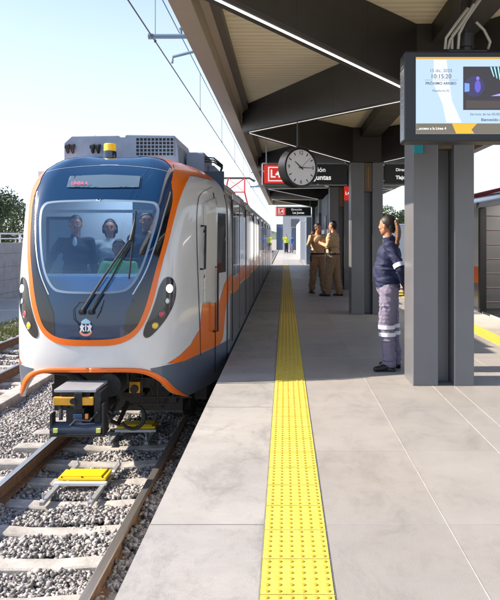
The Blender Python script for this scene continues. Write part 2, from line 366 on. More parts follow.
# ------------------------------------------------------------------ tracks
RP = [(-.07, 0), (-.07, .012), (-.012, .028), (-.009, .11), (-.034, .122), (-.036, .15), (-.028, .158), (.028, .158), (.036, .15), (.034, .122), (.009, .11), (.012, .028), (.07, .012), (.07, 0)]
def rail(parent, X, y0, y1):
    m = Matrix(((1, 0, 0, X), (0, 0, 1, 0), (0, 1, 0, RAIL-.158), (0, 0, 0, 1)))
    b = MB(); b.prism(RP, y0, y1, m); o = b.build('rail', M['rail_side'], parent)
    o.data.materials.append(M['rail_top'])
    for p in o.data.polygons:
        if p.center.z > RAIL-.009 and p.normal.z > .3: p.material_index = 1
    return o
slp_me = None
def track(X, y0, y1, label, n0, n1):
    root = empty('railway_track', (X, 0, RAIL-.158)); tag(root, label, 'railway track', 'railway tracks')
    root_inv = Matrix.Translation(-root.location)
    for sx in (-1, 1):
        o = rail(root, sx*(GA/2+.034), y0, y1); o.location = (0, 0, .0); 
        for v in o.data.vertices: v.co.z += .158-RAIL
    global slp_me
    for k in range(n0, n1):
        if slp_me is None:
            b = MB(); sec = [(-.10, -.2), (.10, -.2), (.088, 0), (-.088, 0)]; xs = [-1.22, -1.19, -.95, -.5, -.2, .2, .5, .95, 1.19, 1.22]; zs = [-.02, 0, 0, -.012, -.035, -.035, -.012, 0, 0, -.02]
            rings = [[b.bm.verts.new((x, s[0], s[1]+(zz if s[1] == 0 else 0))) for s in sec] for x, zz in zip(xs, zs)]
            for a, c in zip(rings, rings[1:]):
                for q in range(4): b.bm.faces.new((a[q], a[(q+1) % 4], c[(q+1) % 4], c[q]))
            b.bm.faces.new(rings[0]); b.bm.faces.new(rings[-1][::-1])
            o = b.build('sleeper', M['sleeper'], root, bevel=.012); slp_me = o.data
        else:
            o = link('sleeper', slp_me, root); md = o.modifiers.new('bevel', 'BEVEL'); md.width = .012
        o.location = (0, SP0+SPD*k, .002); o.rotation_euler.z = random.uniform(-.006, .006)
    return root
track(TX, -4, 140, 'near railway track with rusty rails and pale concrete sleepers under the train', 4, 44)
track(-5.51, -4, 140, 'empty railway track on the left beyond the concrete kerb', 10, 46)
# kerb between the tracks
k = MB(); y = 4.0
while y < 90: k.box(-4.26, -4.02, y, y+1.98, -1.3, -.95); y += 2.0
tag(k.build('kerb', M['sleeper'], bevel=.012), kind='structure')

def balise(Y, label, X=TX-.04):
    root = empty('track_beacon', (X, Y, RAIL-.105)); tag(root, label, 'track beacon', 'yellow track beacons between the rails')
    b = MB(); b.prism([(-.235, -.13), (.235, -.13), (.235, .13), (-.235, .13)], .0, .03); b.prism([(-.20, -.105), (.19, -.105), (.20, .105), (-.18, .105)], .03, .044)
    b.build('housing', M['yballise'], root, bevel=.012)
    b = MB()
    for x in (-.2, 0, .2):
        for yy in (-.118, .118): b.cyl((x, yy, .033), .009, .012, n=8)
    b.build('screws', M['darkmetal'], root)
    boxo('cross_bar', M['white'], root, -.255, .255, -.19, -.135, -.03, .0, .004)
    boxo('cross_bar', M['white'], root, -.255, .255, .135, .19, -.03, .0, .004)
    for x in (-.22, .22):
        b = MB(); b.box(x-.022, x+.022, -.62, .5, -.055, -.02); b.cyl((x-.012, -.55, 0), .01, .08, n=8); b.cyl((x+.012, .45, 0), .01, .08, n=8); b.build('mounting_rail', M['galv'], root, bevel=.003)
balise(6.9, 'yellow track beacon on a white bar frame between the rails in front of the train')
balise(8.75, 'yellow track beacon half hidden between the rails under the train nose', X=TX+.10)

# ------------------------------------------------------------------ TRAIN NOSE surface (modelled at 1:1, the finished train is then shrunk below real size so its shadow edge lands nearer)
RAIL_N, TX_N = RAIL, TX; TX = -2.075; RAIL = -1.05; KS = .91
UT = [(0, 0, 7.30), (.2, .33, 7.325), (.4, .62, 7.40), (.5, .76, 7.49), (.6, .87, 7.65), (.7, .96, 7.90), (.8, 1.06, 8.25), (.9, 1.19, 8.75), (1.0, 1.325, 9.4)]
WT = [(-.43, .99), (0, 1.0), (1.75, 1.0), (1.95, .975), (2.1, .925), (2.22, .83), (2.32, .70), (2.38, .56), (2.42, .35)]
DT = [(-.43, .12), (-.05, .03), (.15, 0), (.5, 0), (.85, .04), (1.2, .13), (1.55, .29), (1.85, .47), (2.05, .62), (2.2, .78), (2.32, .98), (2.38, 1.15), (2.42, 1.45)]
def cr_interp(T, x, c):
    n = len(T)
    if x <= T[0][0]: return T[0][c]
    if x >= T[-1][0]: return T[-1][c]
    for i in range(n-1):
        if T[i][0] <= x <= T[i+1][0]: break
    x0, x1 = T[i][0], T[i+1][0]; t = (x-x0)/(x1-x0); p1, p2 = T[i][c], T[i+1][c]
    m1 = (p2-T[i-1][c])/(x1-T[i-1][0])*(x1-x0) if i > 0 else (0 if (T is UT and c == 2) else (p2-p1))
    m2 = (T[i+2][c]-p1)/(T[i+2][0]-x0)*(x1-x0) if i+2 < n else (p2-p1)
    return (2*t**3-3*t*t+1)*p1+(t**3-2*t*t+t)*m1+(-2*t**3+3*t*t)*p2+(t**3-t*t)*m2
def surf(u, z):
    s = -1 if u < 0 else 1; q = abs(u)
    a = cr_interp(UT, q, 1)*cr_interp(WT, z, 1); d = cr_interp(UT, q, 2)
    k = max(0, 1-q**2.2); dd = d+cr_interp(DT, z, 1)*k
    return Vector((TX+s*a, dd, z))
def surf_n(u, z):
    e = .004; z0 = min(max(z, -.42), 2.41); u0 = min(max(u, -.995), .995)
    n = (surf(u0+e, z0)-surf(u0-e, z0)).cross(surf(u0, z0+e)-surf(u0, z0-e)); n.normalize()
    return n
# grid for tracing outlines seen in the photograph onto the surface
GU, GZ = 161, 115
gv = [surf(-1+2*i/(GU-1), -.43+2.85*jj/(GZ-1)) for jj in range(GZ) for i in range(GU)]
gf = [(jj*GU+i, jj*GU+i+1, (jj+1)*GU+i+1, (jj+1)*GU+i) for jj in range(GZ-1) for i in range(GU-1)]
BV = BVHTree.FromPolygons(gv, gf)
EYE = Vector((0, 0, CH))
def px2uz(x, y):
    dr = Vector(((x-VX)/F, 1, -(y-VY)/F)).normalized(); h = BV.ray_cast(EYE, dr)
    if h[0] is None: h = BV.find_nearest(EYE+dr*8.3)
    p, f = h[0], h[2]; i = f % (GU-1); z = p.z
    u0, u1 = -1+2*i/(GU-1), -1+2*(i+1)/(GU-1); A, B = surf(u0, z), surf(u1, z)
    t = (p-A).dot(B-A)/max((B-A).length_squared, 1e-9); return Vector((u0+(u1-u0)*min(max(t, 0), 1), z))
def trace(pxs): return [px2uz(*p) for p in pxs]
def inside(p, poly):
    x, y = p; c = False; n = len(poly)
    for i in range(n):
        x1, y1 = poly[i]; x2, y2 = poly[i-1]
        if (y1 > y) != (y2 > y) and x < (x2-x1)*(y-y1)/(y2-y1)+x1: c = not c
    return c
def densify(poly, st=.03):
    out = []
    for i, p in enumerate(poly):
        q = poly[(i+1) % len(poly)]; n = max(1, int((Vector(q)-Vector(p)).length/st))
        out += [Vector(p).lerp(Vector(q), k/n) for k in range(n)]
    return out
def chaikin(poly, n=2, closed=True):
    for _ in range(n):
        o = []; m = len(poly)
        for i in range(m if closed else m-1):
            a, b = Vector(poly[i]), Vector(poly[(i+1) % m]); o += [a.lerp(b, .25), a.lerp(b, .75)]
        if not closed: o = [Vector(poly[0])]+o+[Vector(poly[-1])]
        poly = o
    return poly
US = 1.9
def patch(name, m, parent, outline, holes=(), off=.003, step=.04, thick=0, fn=surf, fnn=surf_n):
    sc = lambda P: [Vector((p[0]*US, p[1])) for p in P]
    out = densify(sc(outline), .03); hs = [densify(sc(h), .03) for h in holes]
    vs = list(out); ed = [(i, (i+1) % len(out)) for i in range(len(out))]
    for h in hs:
        b = len(vs); vs += h; ed += [(b+i, b+(i+1) % len(h)) for i in range(len(h))]
    xs = [p.x for p in out]; zs = [p.y for p in out]; gx = min(xs)+step/2
    bounds = vs[:]
    pts = []
    while gx < max(xs):
        gz = min(zs)+step/2
        while gz < max(zs):
            p = (gx, gz)
            if inside(p, out) and not any(inside(p, h) for h in hs): pts.append(Vector(p))
            gz += step
        gx += step
    vs += pts
    r = geometry.delaunay_2d_cdt(vs, ed, [], 0, 1e-5)
    rv, rf = r[0], r[2]; fs = []
    for f in rf:
        c = sum((rv[i] for i in f), Vector((0, 0)))/len(f)
        if inside(c, out) and not any(inside(c, h) for h in hs): fs.append(tuple(f))
    V = []
    for p in rv:
        u, z = p.x/US, p.y; V.append(fn(u, z)+fnn(u, z)*off)
    me = bpy.data.meshes.new(name); me.from_pydata([tuple(v) for v in V], [], fs); me.materials.append(m)
    for p in me.polygons: p.use_smooth = True
    o = link(name, me, parent)
    if thick:
        md = o.modifiers.new('solid', 'SOLIDIFY'); md.thickness = thick; md.offset = -1
    return o
def strip(name, m, parent, A, B, off=.006, n=1, thick=0):
    V = []; Fc = []
    for a, b in zip(A, B):
        for k in range(n+1):
            p = Vector(a).lerp(Vector(b), k/n); V.append(surf(p.x, p.y)+surf_n(p.x, p.y)*off)
    for i in range(len(A)-1):
        for k in range(n): Fc.append((i*(n+1)+k, i*(n+1)+k+1, (i+1)*(n+1)+k+1, (i+1)*(n+1)+k))
    me = bpy.data.meshes.new(name); me.from_pydata([tuple(v) for v in V], [], Fc); me.materials.append(m)
    for p in me.polygons: p.use_smooth = True
    o = link(name, me, parent)
    if thick: md = o.modifiers.new('solid', 'SOLIDIFY'); md.thickness = thick; md.offset = 0
    return o
def resample(P, n):
    P = [Vector(p) for p in P]; L = [0]
    for a, b in zip(P, P[1:]): L.append(L[-1]+((b-a)*1).length)
    out = []
    for k in range(n):
        t = L[-1]*k/(n-1); i = max(j for j in range(len(L)) if L[j] <= t+1e-9); i = min(i, len(P)-2)
        s = (t-L[i])/max(L[i+1]-L[i], 1e-9); out.append(P[i].lerp(P[i+1], s))
    return out
def mirror(P): return [Vector((-p[0], p[1])) for p in P]
def sym(half):   # half outline from bottom centre to top centre -> closed symmetric outline
    half = [Vector(p) for p in half]; half[0].x = 0; half[-1].x = 0
    return half+[Vector((-p.x, p.y)) for p in half[-2:0:-1]]

train = empty('train', (TX, 7.3, RAIL)); tag(train, 'white and orange light rail train with dark blue windshield arriving at the platform', 'train')
TI = Matrix.Translation(-Vector(train.location))
def fix(parent):     # children were authored in world space: move mesh data into the thing's local frame
    inv = parent.matrix_world.inverted() if False else Matrix.Translation(-Vector(parent.location))
    for c in parent.children:
        if not c.get('_f'): c.matrix_basis = inv @ c.matrix_basis; c['_f'] = 1
def local(o, parent): o.matrix_basis = Matrix.Translation(-Vector(parent.location)) @ o.matrix_basis

# outlines traced on the right half of the face
inner = trace([(89, 340), (110, 339.5), (125, 336.5), (134, 330), (139.5, 323), (147.6, 301.6), (156, 268), (163, 244), (168, 220), (173, 197), (169.5, 178), (172, 163), (178, 156)])
outer = trace([(89, 346), (113, 346), (132, 339.5), (144, 325.6), (153.6, 301.6), (160.8, 268), (169, 239), (172.8, 222.4), (179, 197), (186.6, 177.6), (197, 170)])
ZT = 2.42
inner = resample(chaikin([Vector((0, inner[0].y))]+inner[1:-1], 2, False), 60)
outer_l = resample(chaikin([Vector((0, outer[0].y))]+outer[1:], 2, False), 60)
z_in = inner[-1]
mask_half = inner+[Vector((.62, ZT)), Vector((0, ZT))]
mask_out = sym(mask_half)
ws_half = chaikin(trace([(89, 294), (118, 293.5), (130, 290), (142, 272), (151.5, 243), (160, 213), (158.5, 204), (152, 201), (96, 199.5)]), 2, False)
ws = sym(ws_half)
arch_b = trace([(89, 372), (130, 371.5), (147, 374), (160, 381.5), (170, 393), (179, 405)]); arch_t = trace([(89, 368), (132, 367.5), (150, 369.5), (164, 377), (174, 388), (184, 403)])
arch_b[-1].y = arch_t[-1].y = -.425
arch_b[0].x = arch_t[0].x = 0; arch_b = chaikin(arch_b, 2, False); arch_t = chaikin(arch_t, 2, False)
# shell, with the windshield opening cut out
half = [Vector((p.x, p.y)) for p in arch_b]+[Vector((1, -.425)), Vector((1, ZT)), Vector((0, ZT))]
shell_out = sym(half)
nose = patch('nose_shell', M['body'], train, shell_out, [ws], off=0, step=.045, thick=.03)
md = nose.modifiers.new('solid', 'SOLIDIFY') if False else None
mk = patch('face_mask', M['mask'], train, mask_out, [ws], off=.004)
gl = patch('windshield', M['windshield'], train, ws, off=.004, step=.05)
# orange frame
a = [p for p in inner]; b = [p for p in outer_l]
# widen to shoulder band at the top
ofr = inner[:]; 
for sgn in (1, -1):
    A = a if sgn > 0 else mirror(a); B = b if sgn > 0 else mirror(b)
    strip('orange_frame', M['orange'], train, A, B, off=.008, n=4)
    # shoulder flare running back over the roof edge
    top_in = trace([(173, 197), (169.5, 178), (172, 163), (178, 157)]); top_out = trace([(179, 197), (186.6, 178), (197, 170), (209, 173)])
    fl = [Vector(p) for p in chaikin(top_in, 1, False)]+[Vector((.66, ZT-.005)), Vector((.80, 2.38)), Vector((.97, 2.30)), Vector((.96, 2.16)), Vector((.85, 2.17)), Vector((.77, 2.165)), Vector((.735, 2.14)), top_out[1], top_out[0]]
    if sgn < 0: fl = mirror(fl)
    patch('orange_shoulder', M['orange'], train, fl, off=.0095, step=.04)
    at = resample(arch_t, 40); ab = resample(arch_b, 40)
    A2 = at if sgn > 0 else mirror(at); B2 = ab if sgn > 0 else mirror(ab)
    strip('skirt_trim', M['orange'], train, A2, B2, off=.006, n=2, thick=.02)
    # slate lower skirt and orange swoosh
    sl = trace([(150, 368.5), (166.5, 365), (199.5, 354)])
    slate = [sl[0], sl[1], sl[2], Vector((1, .03)), Vector((1, -.424)), Vector((at[-1].x+.01, -.424))]+[p for p in at[::-1] if p.x > sl[0].x][1:]
    if sgn < 0: slate = mirror(slate)
    patch('slate_skirt', M['slate'], train, slate, off=.003)
    sw = trace([(166.5, 363.6), (180, 355), (190, 345.5), (199.5, 329.5), (202.5, 304)])+[Vector((.93, .60)), Vector((.96, .8)), Vector((1, .9)), Vector((1, .67)), Vector((.97, .5)), Vector((.95, .1)), Vector((.93, .03))]+trace([(199.5, 353.5), (183, 361.6)])
    if sgn < 0: sw = mirror(sw)
    patch('orange_swoosh', M['orange'], train, sw, off=.004)
    # headlight cluster
    hl = chaikin(trace([(165.6, 276.4), (172.8, 277.6), (176.4, 287), (175, 301.6), (168, 316), (156, 331.6), (147.6, 338.8), (142.8, 336.4), (144, 328), (150, 316), (156, 299), (159.6, 284.8)]), 2)
    if sgn < 0: hl = mirror(hl)
    h = patch('headlight', M['maskblack'], train, hl, off=.006, step=.03)
    for (lx, ly), rr, mm, nm in [((169, 288.5), .044, 'lamp_on', 'main_beam'), ((167, 301), .028, 'lens', 'fog_lamp'), ((161.5, 314), .032, 'lamp_red', 'tail_lamp'), ((155, 325.5), .034, 'lamp_amber', 'turn_signal')]:
        q = px2uz(lx, ly); q.x *= sgn; P = surf(q.x, q.y); n = surf_n(q.x, q.y)
        mb = MB(); rot = n.to_track_quat('Z', 'Y').to_matrix()
        mb.ico(P+n*.006, rr, 3, (1, 1, .28), rot); mb.build(nm, M[mm], h, smooth=True)
        mb = MB(); t1 = rot @ Vector((1, 0, 0)); t2 = rot @ Vector((0, 1, 0))
        ring = [P+n*.012+(t1*math.cos(k*PI/12)+t2*math.sin(k*PI/12))*(rr+.003) for k in range(25)]
        mb.tube(ring, .002, 6, caps=False); mb.build('lamp_ring', M['steel'], h, smooth=True)
    # quarter panel trim line
    tl = trace([(169.5, 192), (164.5, 209), (157, 238), (146, 271), (132, 294.5)]); tl = chaikin(tl, 2, False)
    tr2 = [p+Vector((.010, 0)) for p in tl]
    if sgn < 0: tl = mirror(tl); tr2 = mirror(tr2)
    strip('windshield_trim', M['alu'], train, tl, tr2, off=.009)
    ie = [p for p in inner if trace([(173, 197)])[0].y > p.y > trace([(126, 336.5)])[0].y and p.x > .2]
    qp = trace([(171, 195), (166, 212), (159, 238), (149, 270), (134, 296), (126, 313), (124, 334)])+[p+Vector((.004, 0)) for p in ie]
    if sgn < 0: qp = mirror(qp)
    patch('corner_panel', M['maskblack'], train, qp, off=.0065)
# seam over the windshield, destination display
seam = chaikin(trace([(98, 165.5), (130, 166.5), (155, 169), (170, 173)]), 2, False); seam[0].x = 0
for sgn in (1, -1):
    A = seam if sgn > 0 else mirror(seam); B = [p+Vector((0, .006)) for p in A]
    strip('roof_seam', M['alu'], train, A, B, off=.007)
dd = sym(trace([(98, 188.5), (139, 188), (140.5, 177), (98, 175.5)]))
disp = patch('destination_display', mat('display_glass', (.10, .16, .22), .12, coat=1), train, dd, off=.016)
q = px2uz(80, 185); P = surf(q.x, q.y)+surf_n(q.x, q.y)*.03
mb = MB()
for i, ch in enumerate('LINEA 4'): pass
mb.box(0, 0, 0, 0, 0, 0); mb.bm.free()
nn = surf_n(q.x, q.y)
t = text('LÍNEA 4', .055, mat('display_red', (.6, .05, .12), .5, emis=(.9, .12, .2), estr=.5), train, P, (PI/2-.32, 0, -.10), 'CENTER', 'display_text')
# windshield frame (rubber)
wsr = chaikin(ws, 0)+[ws[0]]; wi = []
cxy = Vector((0, sum(p[1] for p in ws)/len(ws)))
for p in wsr: v = Vector(p)-cxy; wi.append(cxy+Vector((v.x*.955, v.y*.955)))
strip('windshield_frame', mat('frame_grey', (.20, .29, .40), .4), train, wsr, wi, off=.007)
# wipers
def wp(x, y, off=.05):
    q = px2uz(x, y); return surf(q.x, q.y)+surf_n(q.x, q.y)*off
wr = MB(); wr.tube([wp(83, 312), wp(105, 278, .07), wp(129, 243, .06)], [.016, .012, .009], 8); wr.tube([wp(92, 312), wp(112, 280, .06), wp(133, 241, .05)], [.015, .010, .009], 8)
wr.cyl(wp(83, 312, .03), .028, .06, 'y', 14); wr.cyl(wp(92, 312, .03), .028, .06, 'y', 14)
wr.tube([wp(131, 243, .06), wp(133, 236, .06), wp(135.5, 222, .05)], [.02, .018, .01], 8)
wiper = wr.build('wiper', M['black'], train, smooth=True)
wb = MB(); wb.tube([wp(136, 212, .02), wp(133, 240, .025), wp(129, 279, .02)], .010, 6); wb.build('wiper_blade', M['black'], wiper, smooth=True)
hs = MB(); hs.tube([wp(89, 303, .02), wp(80, 302, .03), wp(74, 309, .03), wp(75, 319, .03), wp(81, 326, .02)], .005, 6); hs.tube([wp(97, 318, .01), wp(101, 311, .03), wp(104, 300, .02)], .004, 6); hs.build('wiper_hose', M['black'], wiper, smooth=True)
# emblem: pale crest above two white lions and an orange smile
em = None
def decal(name, m, pts, parent, off):
    base = px2uz(86, 327); P0 = surf(base.x, base.y)
    # metres (x right, z up) on the face
    poly = [Vector((base.x+p[0]/1.62, base.y+p[1])) for p in pts]
    return patch(name, m, parent, poly, off=off, step=.02)
def ell(cx, cy, rx, ry, n=20): return [(cx+rx*math.cos(2*PI*k/n), cy+ry*math.sin(2*PI*k/n)) for k in range(n)]
em = decal('emblem', M['navyplate'], ell(0, -.005, .075, .085), train, .0062)
decal('emblem_crest', M['paleblue'], [(-.045, .035), (.045, .035), (.05, .055), (.03, .075), (.008, .083), (0, .095), (-.008, .083), (-.03, .075), (-.05, .055)], em, .008)
for s in (-1, 1):
    lion = [(.012, -.045), (.03, -.05), (.034, -.03), (.05, -.052), (.062, -.05), (.05, -.02), (.06, .0), (.066, .02), (.052, .012), (.05, .028), (.034, .03), (.03, .012), (.016, .02), (.012, .006), (.026, -.008), (.022, -.028)]
    P = [(s*x, y) for x, y in lion]
    if s < 0: P = P[::-1]
    decal('emblem_lion', M['white'], P, em, .0085)
decal('emblem_trunk', M['white'], [(-.006, -.045), (.006, -.045), (.006, .03), (-.006, .03)], em, .009)
arc = [(.066*math.cos(t), -.045+.052*math.sin(t)) for t in np.linspace(PI*1.03, PI*1.97, 14)]+[(.044*math.cos(t), -.045+.026*math.sin(t)) for t in np.linspace(PI*1.97, PI*1.03, 14)]
decal('emblem_smile', M['pink'], arc, em, .009)

# ------------------------------------------------------------------ train body behind the nose
prof = [(-.43, 1), (-.2, 1), (.0, 1), (.3, 1), (.67, 1), (.9, 1), (1.2, 1), (1.6, 1), (1.75, 1), (1.88, 1), (1.98, 1), (2.06, 1), (2.13, 1), (2.18, 1), (2.23, 1), (2.28, 1), (2.33, 1), (2.38, 1), (2.42, 1)]
HP = [(1.325*cr_interp(WT, z, 1), z) for z, _ in prof]+[(0, 2.43)]
def body_mesh(name, X, y0, y1, parent, m, skip=None, side=None):
    P = [(-a, z) for a, z in HP]+[(a, z) for a, z in HP[::-1]][1:]; b = MB()
    n = len(P); A = [b.bm.verts.new((X+a, y0, z)) for a, z in P]; B = [b.bm.verts.new((X+a, y1, z)) for a, z in P]
    for i in range(n-1): b.bm.faces.new((A[i], A[i+1], B[i+1], B[i]))
    b.bm.faces.new(B[::-1]); b.bm.faces.new((A[0], A[-1], B[-1], B[0]))
    return b.build(name, m, parent, smooth=True)
TEND = 39.0
body_mesh('car_body', TX, 9.4, TEND, train, M['body'])
XR = TX+1.325
def side_bits(parent, xs, sgn, y0, y1, doors):
    e = lambda d: (xs+sgn*.0, xs+sgn*d)
    def sb(name, m, d, ya, yb, za, zb, bev=0):
        x0, x1 = sorted((xs-sgn*.02, xs+sgn*d)); return boxo(name, m, parent, x0, x1, ya, yb, za, zb, bev)
    sb('slate_band', M['slate'], .004, y0, y1, -.43, .67); sb('orange_stripe', M['orange'], .006, y0, y1, .67, .90)
    prev = y0
    for (a, b_) in doors:
        if a-prev > .5:
            sb('window', M['glassy'], .006, prev+.15, a-.12, 1.02, 1.78)
        # door pair
        dr = MB(); x0, x1 = sorted((xs, xs+sgn*.009)); mid = (a+b_)/2
        dr.box(x0, x1, a+.05, mid-.012, -.02, 1.93); dr.box(x0, x1, mid+.012, b_-.05, -.02, 1.93)
        d = dr.build('door', M['body'], parent, bevel=.006)
        for (p, q2) in ((a+.16, mid-.1), (mid+.1, b_-.16)):
            xx0, xx1 = sorted((xs+sgn*.005, xs+sgn*.011)); w = boxo('door_glass', M['glassy'], d, xx0, xx1, p, q2, .85, 1.78)
        xx0, xx1 = sorted((xs+sgn*.005, xs+sgn*.0115)); boxo('door_stripe', M['orange'], d, xx0, xx1, a+.05, b_-.05, .60, .83)
        xx0, xx1 = sorted((xs+sgn*.005, xs+sgn*.0115)); boxo('door_lower', M['slate'], d, xx0, xx1, a+.05, b_-.05, -.02, .60)
        for yy in (a-.02, b_-.04):
            xx0, xx1 = sorted((xs-sgn*.01, xs+sgn*.012)); boxo('door_post', M['black'], parent, xx0, xx1, yy-.02, yy+.09, -.05, 1.98, .004)
        xx0, xx1 = sorted((xs, xs+sgn*.02)); boxo('door_header', M['alu'], parent, xx0, xx1, a-.05, b_+.05, 1.94, 2.02, .006)
        prev = b_
    if y1-prev > .5: sb('window', M['glassy'], .006, prev+.15, y1-.15, 1.02, 1.78)
doorsR = [(9.75+3.35*k+.0, 11.2+3.35*k) for k in range(8)]
side_bits(train, XR, 1, 9.4, TEND, doorsR); side_bits(train, TX-1.325, -1, 9.4, TEND, doorsR)
# gutter and roof equipment
gt = MB()
for s in (-1, 1): gt.tube([(TX+s*1.235, 9.38, 2.115), (TX+s*1.235, TEND, 2.115)], .022, 8)
gt.build('roof_gutter', M['alu'], train)
for k in range(4):
    y = 12.2+3.7*k; boxo('roof_box', M['acgrey'], train, TX-.75, TX+.75, y, y+2.6, 2.38, 2.62, .03)
# cab side door seams, handles, side window (right and left)
for sgn in (1, -1):
    sm = trace([(212, 187), (199, 193.5), (196.5, 205), (196, 230), (198, 290), (199.5, 330), (200, 356)]); sm = chaikin(sm, 2, False)
    if sgn < 0: sm = mirror(sm)
    strip('cab_seam', M['black'], train, sm, [p+Vector((.0045*sgn, 0)) for p in sm], off=.006)
    dp = trace([(203, 203), (214.5, 198), (214.5, 303), (203, 303)])
    if sgn < 0: dp = mirror(dp)
    cd = patch('cab_door', mat('cab_door_cream', (.66, .64, .58), .3, coat=.4), train, dp, off=.025, thick=.025)
    wn = [(.905, 1.72), (.965, 1.72), (.965, .95), (.905, .95)]
    patch('cab_window', M['glassy'], train, mirror(wn) if sgn < 0 else wn, off=.007)
    for (hx, y1_, y2_) in (() if sgn < 0 else ((201, 226, 269), (213.5, 267, 331))):
        A, B = px2uz(hx, y1_), px2uz(hx, y2_); A.x *= sgn; B.x *= sgn; B.x = A.x
        pa, pb = surf(A.x, A.y), surf(B.x, B.y); n = surf_n(A.x, (A.y+B.y)/2)
        g = MB(); g.tube([pa+n*.005, pa+n*.06, pb+n*.06, pb+n*.005], .014, 8); g.build('grab_rail', M['black'], train, smooth=True)
    A = [(.86, z) for z in (1.75, .05)]; 
    for uu in (.895, .975):
        A = [Vector((uu*sgn, z)) for z in np.linspace(1.98, -.3, 12)]; strip('panel_gap', M['black'], train, A, [p+Vector((.006*sgn, 0)) for p in A], off=.0065)
# beacon and AC on roof
bc = MB(); bc.cyl((0, 0, .0), .085, .03, n=20); bc.build; 
P = pt(110, 146.5, 8.75)
b2 = MB(); b2.cyl((P.x, P.y, P.z-.015), .078, .10, n=24, r2=.076); b2.build('warning_beacon', mat('beacon_orange', srgb(250, 200, 30), .35, coat=1, emis=srgb(255, 190, 0), estr=.12), train, bevel=.012, smooth=True)
bb = MB(); bb.cyl((P.x, P.y, P.z-.13), .084, .14, n=24); bb.build('beacon_base', M['mask'], train, bevel=.006, smooth=True)
ac = MB(); d0 = 9.15; x0 = pt(64, 0, d0).x; x1 = pt(176, 0, d0).x; zt = pt(0, 135.5, d0).z
ac.prism([(x0, 2.25), (x0, zt-.10), (x0+.10, zt-.01), (x0+.72, zt+.0), (x0+.74, zt-.02), (x0+.80, zt-.02), (x0+.82, zt+.01), (x1-.02, zt), (x1+.02, zt-.12), (x1+.05, 2.25)], d0, d0+1.3, Matrix(((1, 0, 0, 0), (0, 0, 1, 0), (0, 1, 0, 0), (0, 0, 0, 1))))
acx = ac.build('air_conditioner', M['acgrey'], train, bevel=.008)
gp = boxo('grille_back', M['black'], acx, pt(136, 0, d0).x, pt(174, 0, d0).x, d0-.004, d0+.01, zt-.27, zt-.03)
gr = MB(); xa, xb = pt(136, 0, d0).x, pt(174, 0, d0).x
for k in range(11): x = xa+(xb-xa)*k/10; gr.box(x-.006, x+.006, d0-.014, d0-.003, zt-.27, zt-.03)
for k in range(6): z = zt-.27+.24*k/5; gr.box(xa-.008, xb+.008, d0-.0145, d0-.0025, z-.006, z+.006)
gr.build('grille', M['acgrey'], acx)
for k, xx in enumerate((68, 73, 93, 98.5)):
    P = pt(xx, 149, d0); q = MB(); q.tube([(P.x, d0+.02, P.z-.05), (P.x, d0-.03, P.z-.02), (P.x+.02, d0-.05, P.z+.03), (P.x+.01, d0+.01, P.z+.05)], .022, 8); q.cyl((P.x, d0-.03, P.z+.02), .03, .05, 'y', 12); q.build('connector', M['black'], acx, smooth=True)
bx = MB(); bx.box(x1+.06, x1+.32, d0+.5, d0+1.5, 2.2, zt-.16); bx.box(x1+.32, x1+.42, d0+.9, d0+1.7, 2.2, zt-.30); bx.build('side_box', M['acgrey'], acx, bevel=.02)
hz = MB()
for k in range(3): hz.tube([(x1+.25, d0+.55, zt-.22-.03*k), (x1+.45, d0+.5, zt-.24-.03*k), (x1+.56, d0+.6, zt-.33-.02*k), (x1+.50, d0+.8, zt-.45)], .012, 6)
hz.build('cable_loop', M['black'], acx, smooth=True)

# cab interior
cabx = boxo('cab_rear_wall', M['cabwall'], train, TX-1.25, TX+.02, 9.30, 9.34, -.1, 2.3)
boxo('cab_passage', mat('cab_dark', (.03, .05, .08), .6), train, TX+.02, TX+1.25, 9.31, 9.35, -.1, 2.3)
boxo('door_opening', mat('cab_door_glass', (.16, .24, .30), .3), cabx, pt(49, 0, 9.29).x, pt(78, 0, 9.29).x, 9.28, 9.30, pt(0, 275, 9.29).z, pt(0, 219, 9.29).z)
fr = MB(); xx0, xx1, zz0, zz1 = pt(49, 0, 9.28).x, pt(78, 0, 9.28).x, pt(0, 275, 9.28).z, pt(0, 219, 9.28).z
fr.box(xx0-.03, xx0, 9.265, 9.285, zz0, zz1+.03); fr.box(xx1, xx1+.03, 9.265, 9.285, zz0, zz1+.03); fr.box(xx0, xx1, 9.265, 9.285, zz1, zz1+.03); fr.build('door_frame', M['black'], cabx)
boxo('cab_floor', M['darkmetal'], train, TX-.8, TX+.8, 7.75, 9.4, -.12, -.06)
boxo('cab_ceiling', M['cabwall'], train, TX-.95, TX+.95, 8.5, 9.4, 2.12, 2.15)
dsh = MB(); dsh.prism([(TX-.86, 7.95), (TX-.6, 7.72), (TX, 7.62), (TX+.6, 7.72), (TX+.86, 7.95), (TX+.86, 8.15), (TX-.86, 8.15)], .5, .98); dsh.build('dashboard', M['dash'], train, bevel=.04)
dp = MB(); dp.cyl((TX-.12, 7.72, .86), .09, .03, 'y', 20); dp.cyl((TX-.12, 7.70, .86), .06, .03, 'y', 20); dp.build('dashboard_speaker', M['darkmetal'], train)
boxo('sun_visor', M['white'], train, TX-.72, TX+.5, 8.2, 8.23, 1.70, 1.735)
boxo('added_cab_panel', mat('added_fill_glow', (.9, .9, .9), .4, emis=(1, 1, 1), estr=8), train, TX-.45, TX+.45, 8.75, 8.95, 2.10, 2.118)  # glowing panel added under the ceiling to brighten the cab
boxo('interior_light', mat('cab_lamp', (.9, .9, .9), .4, emis=(1, 1, 1), estr=3), train, TX+.33, TX+.37, 8.9, 8.93, 1.2, 1.42)

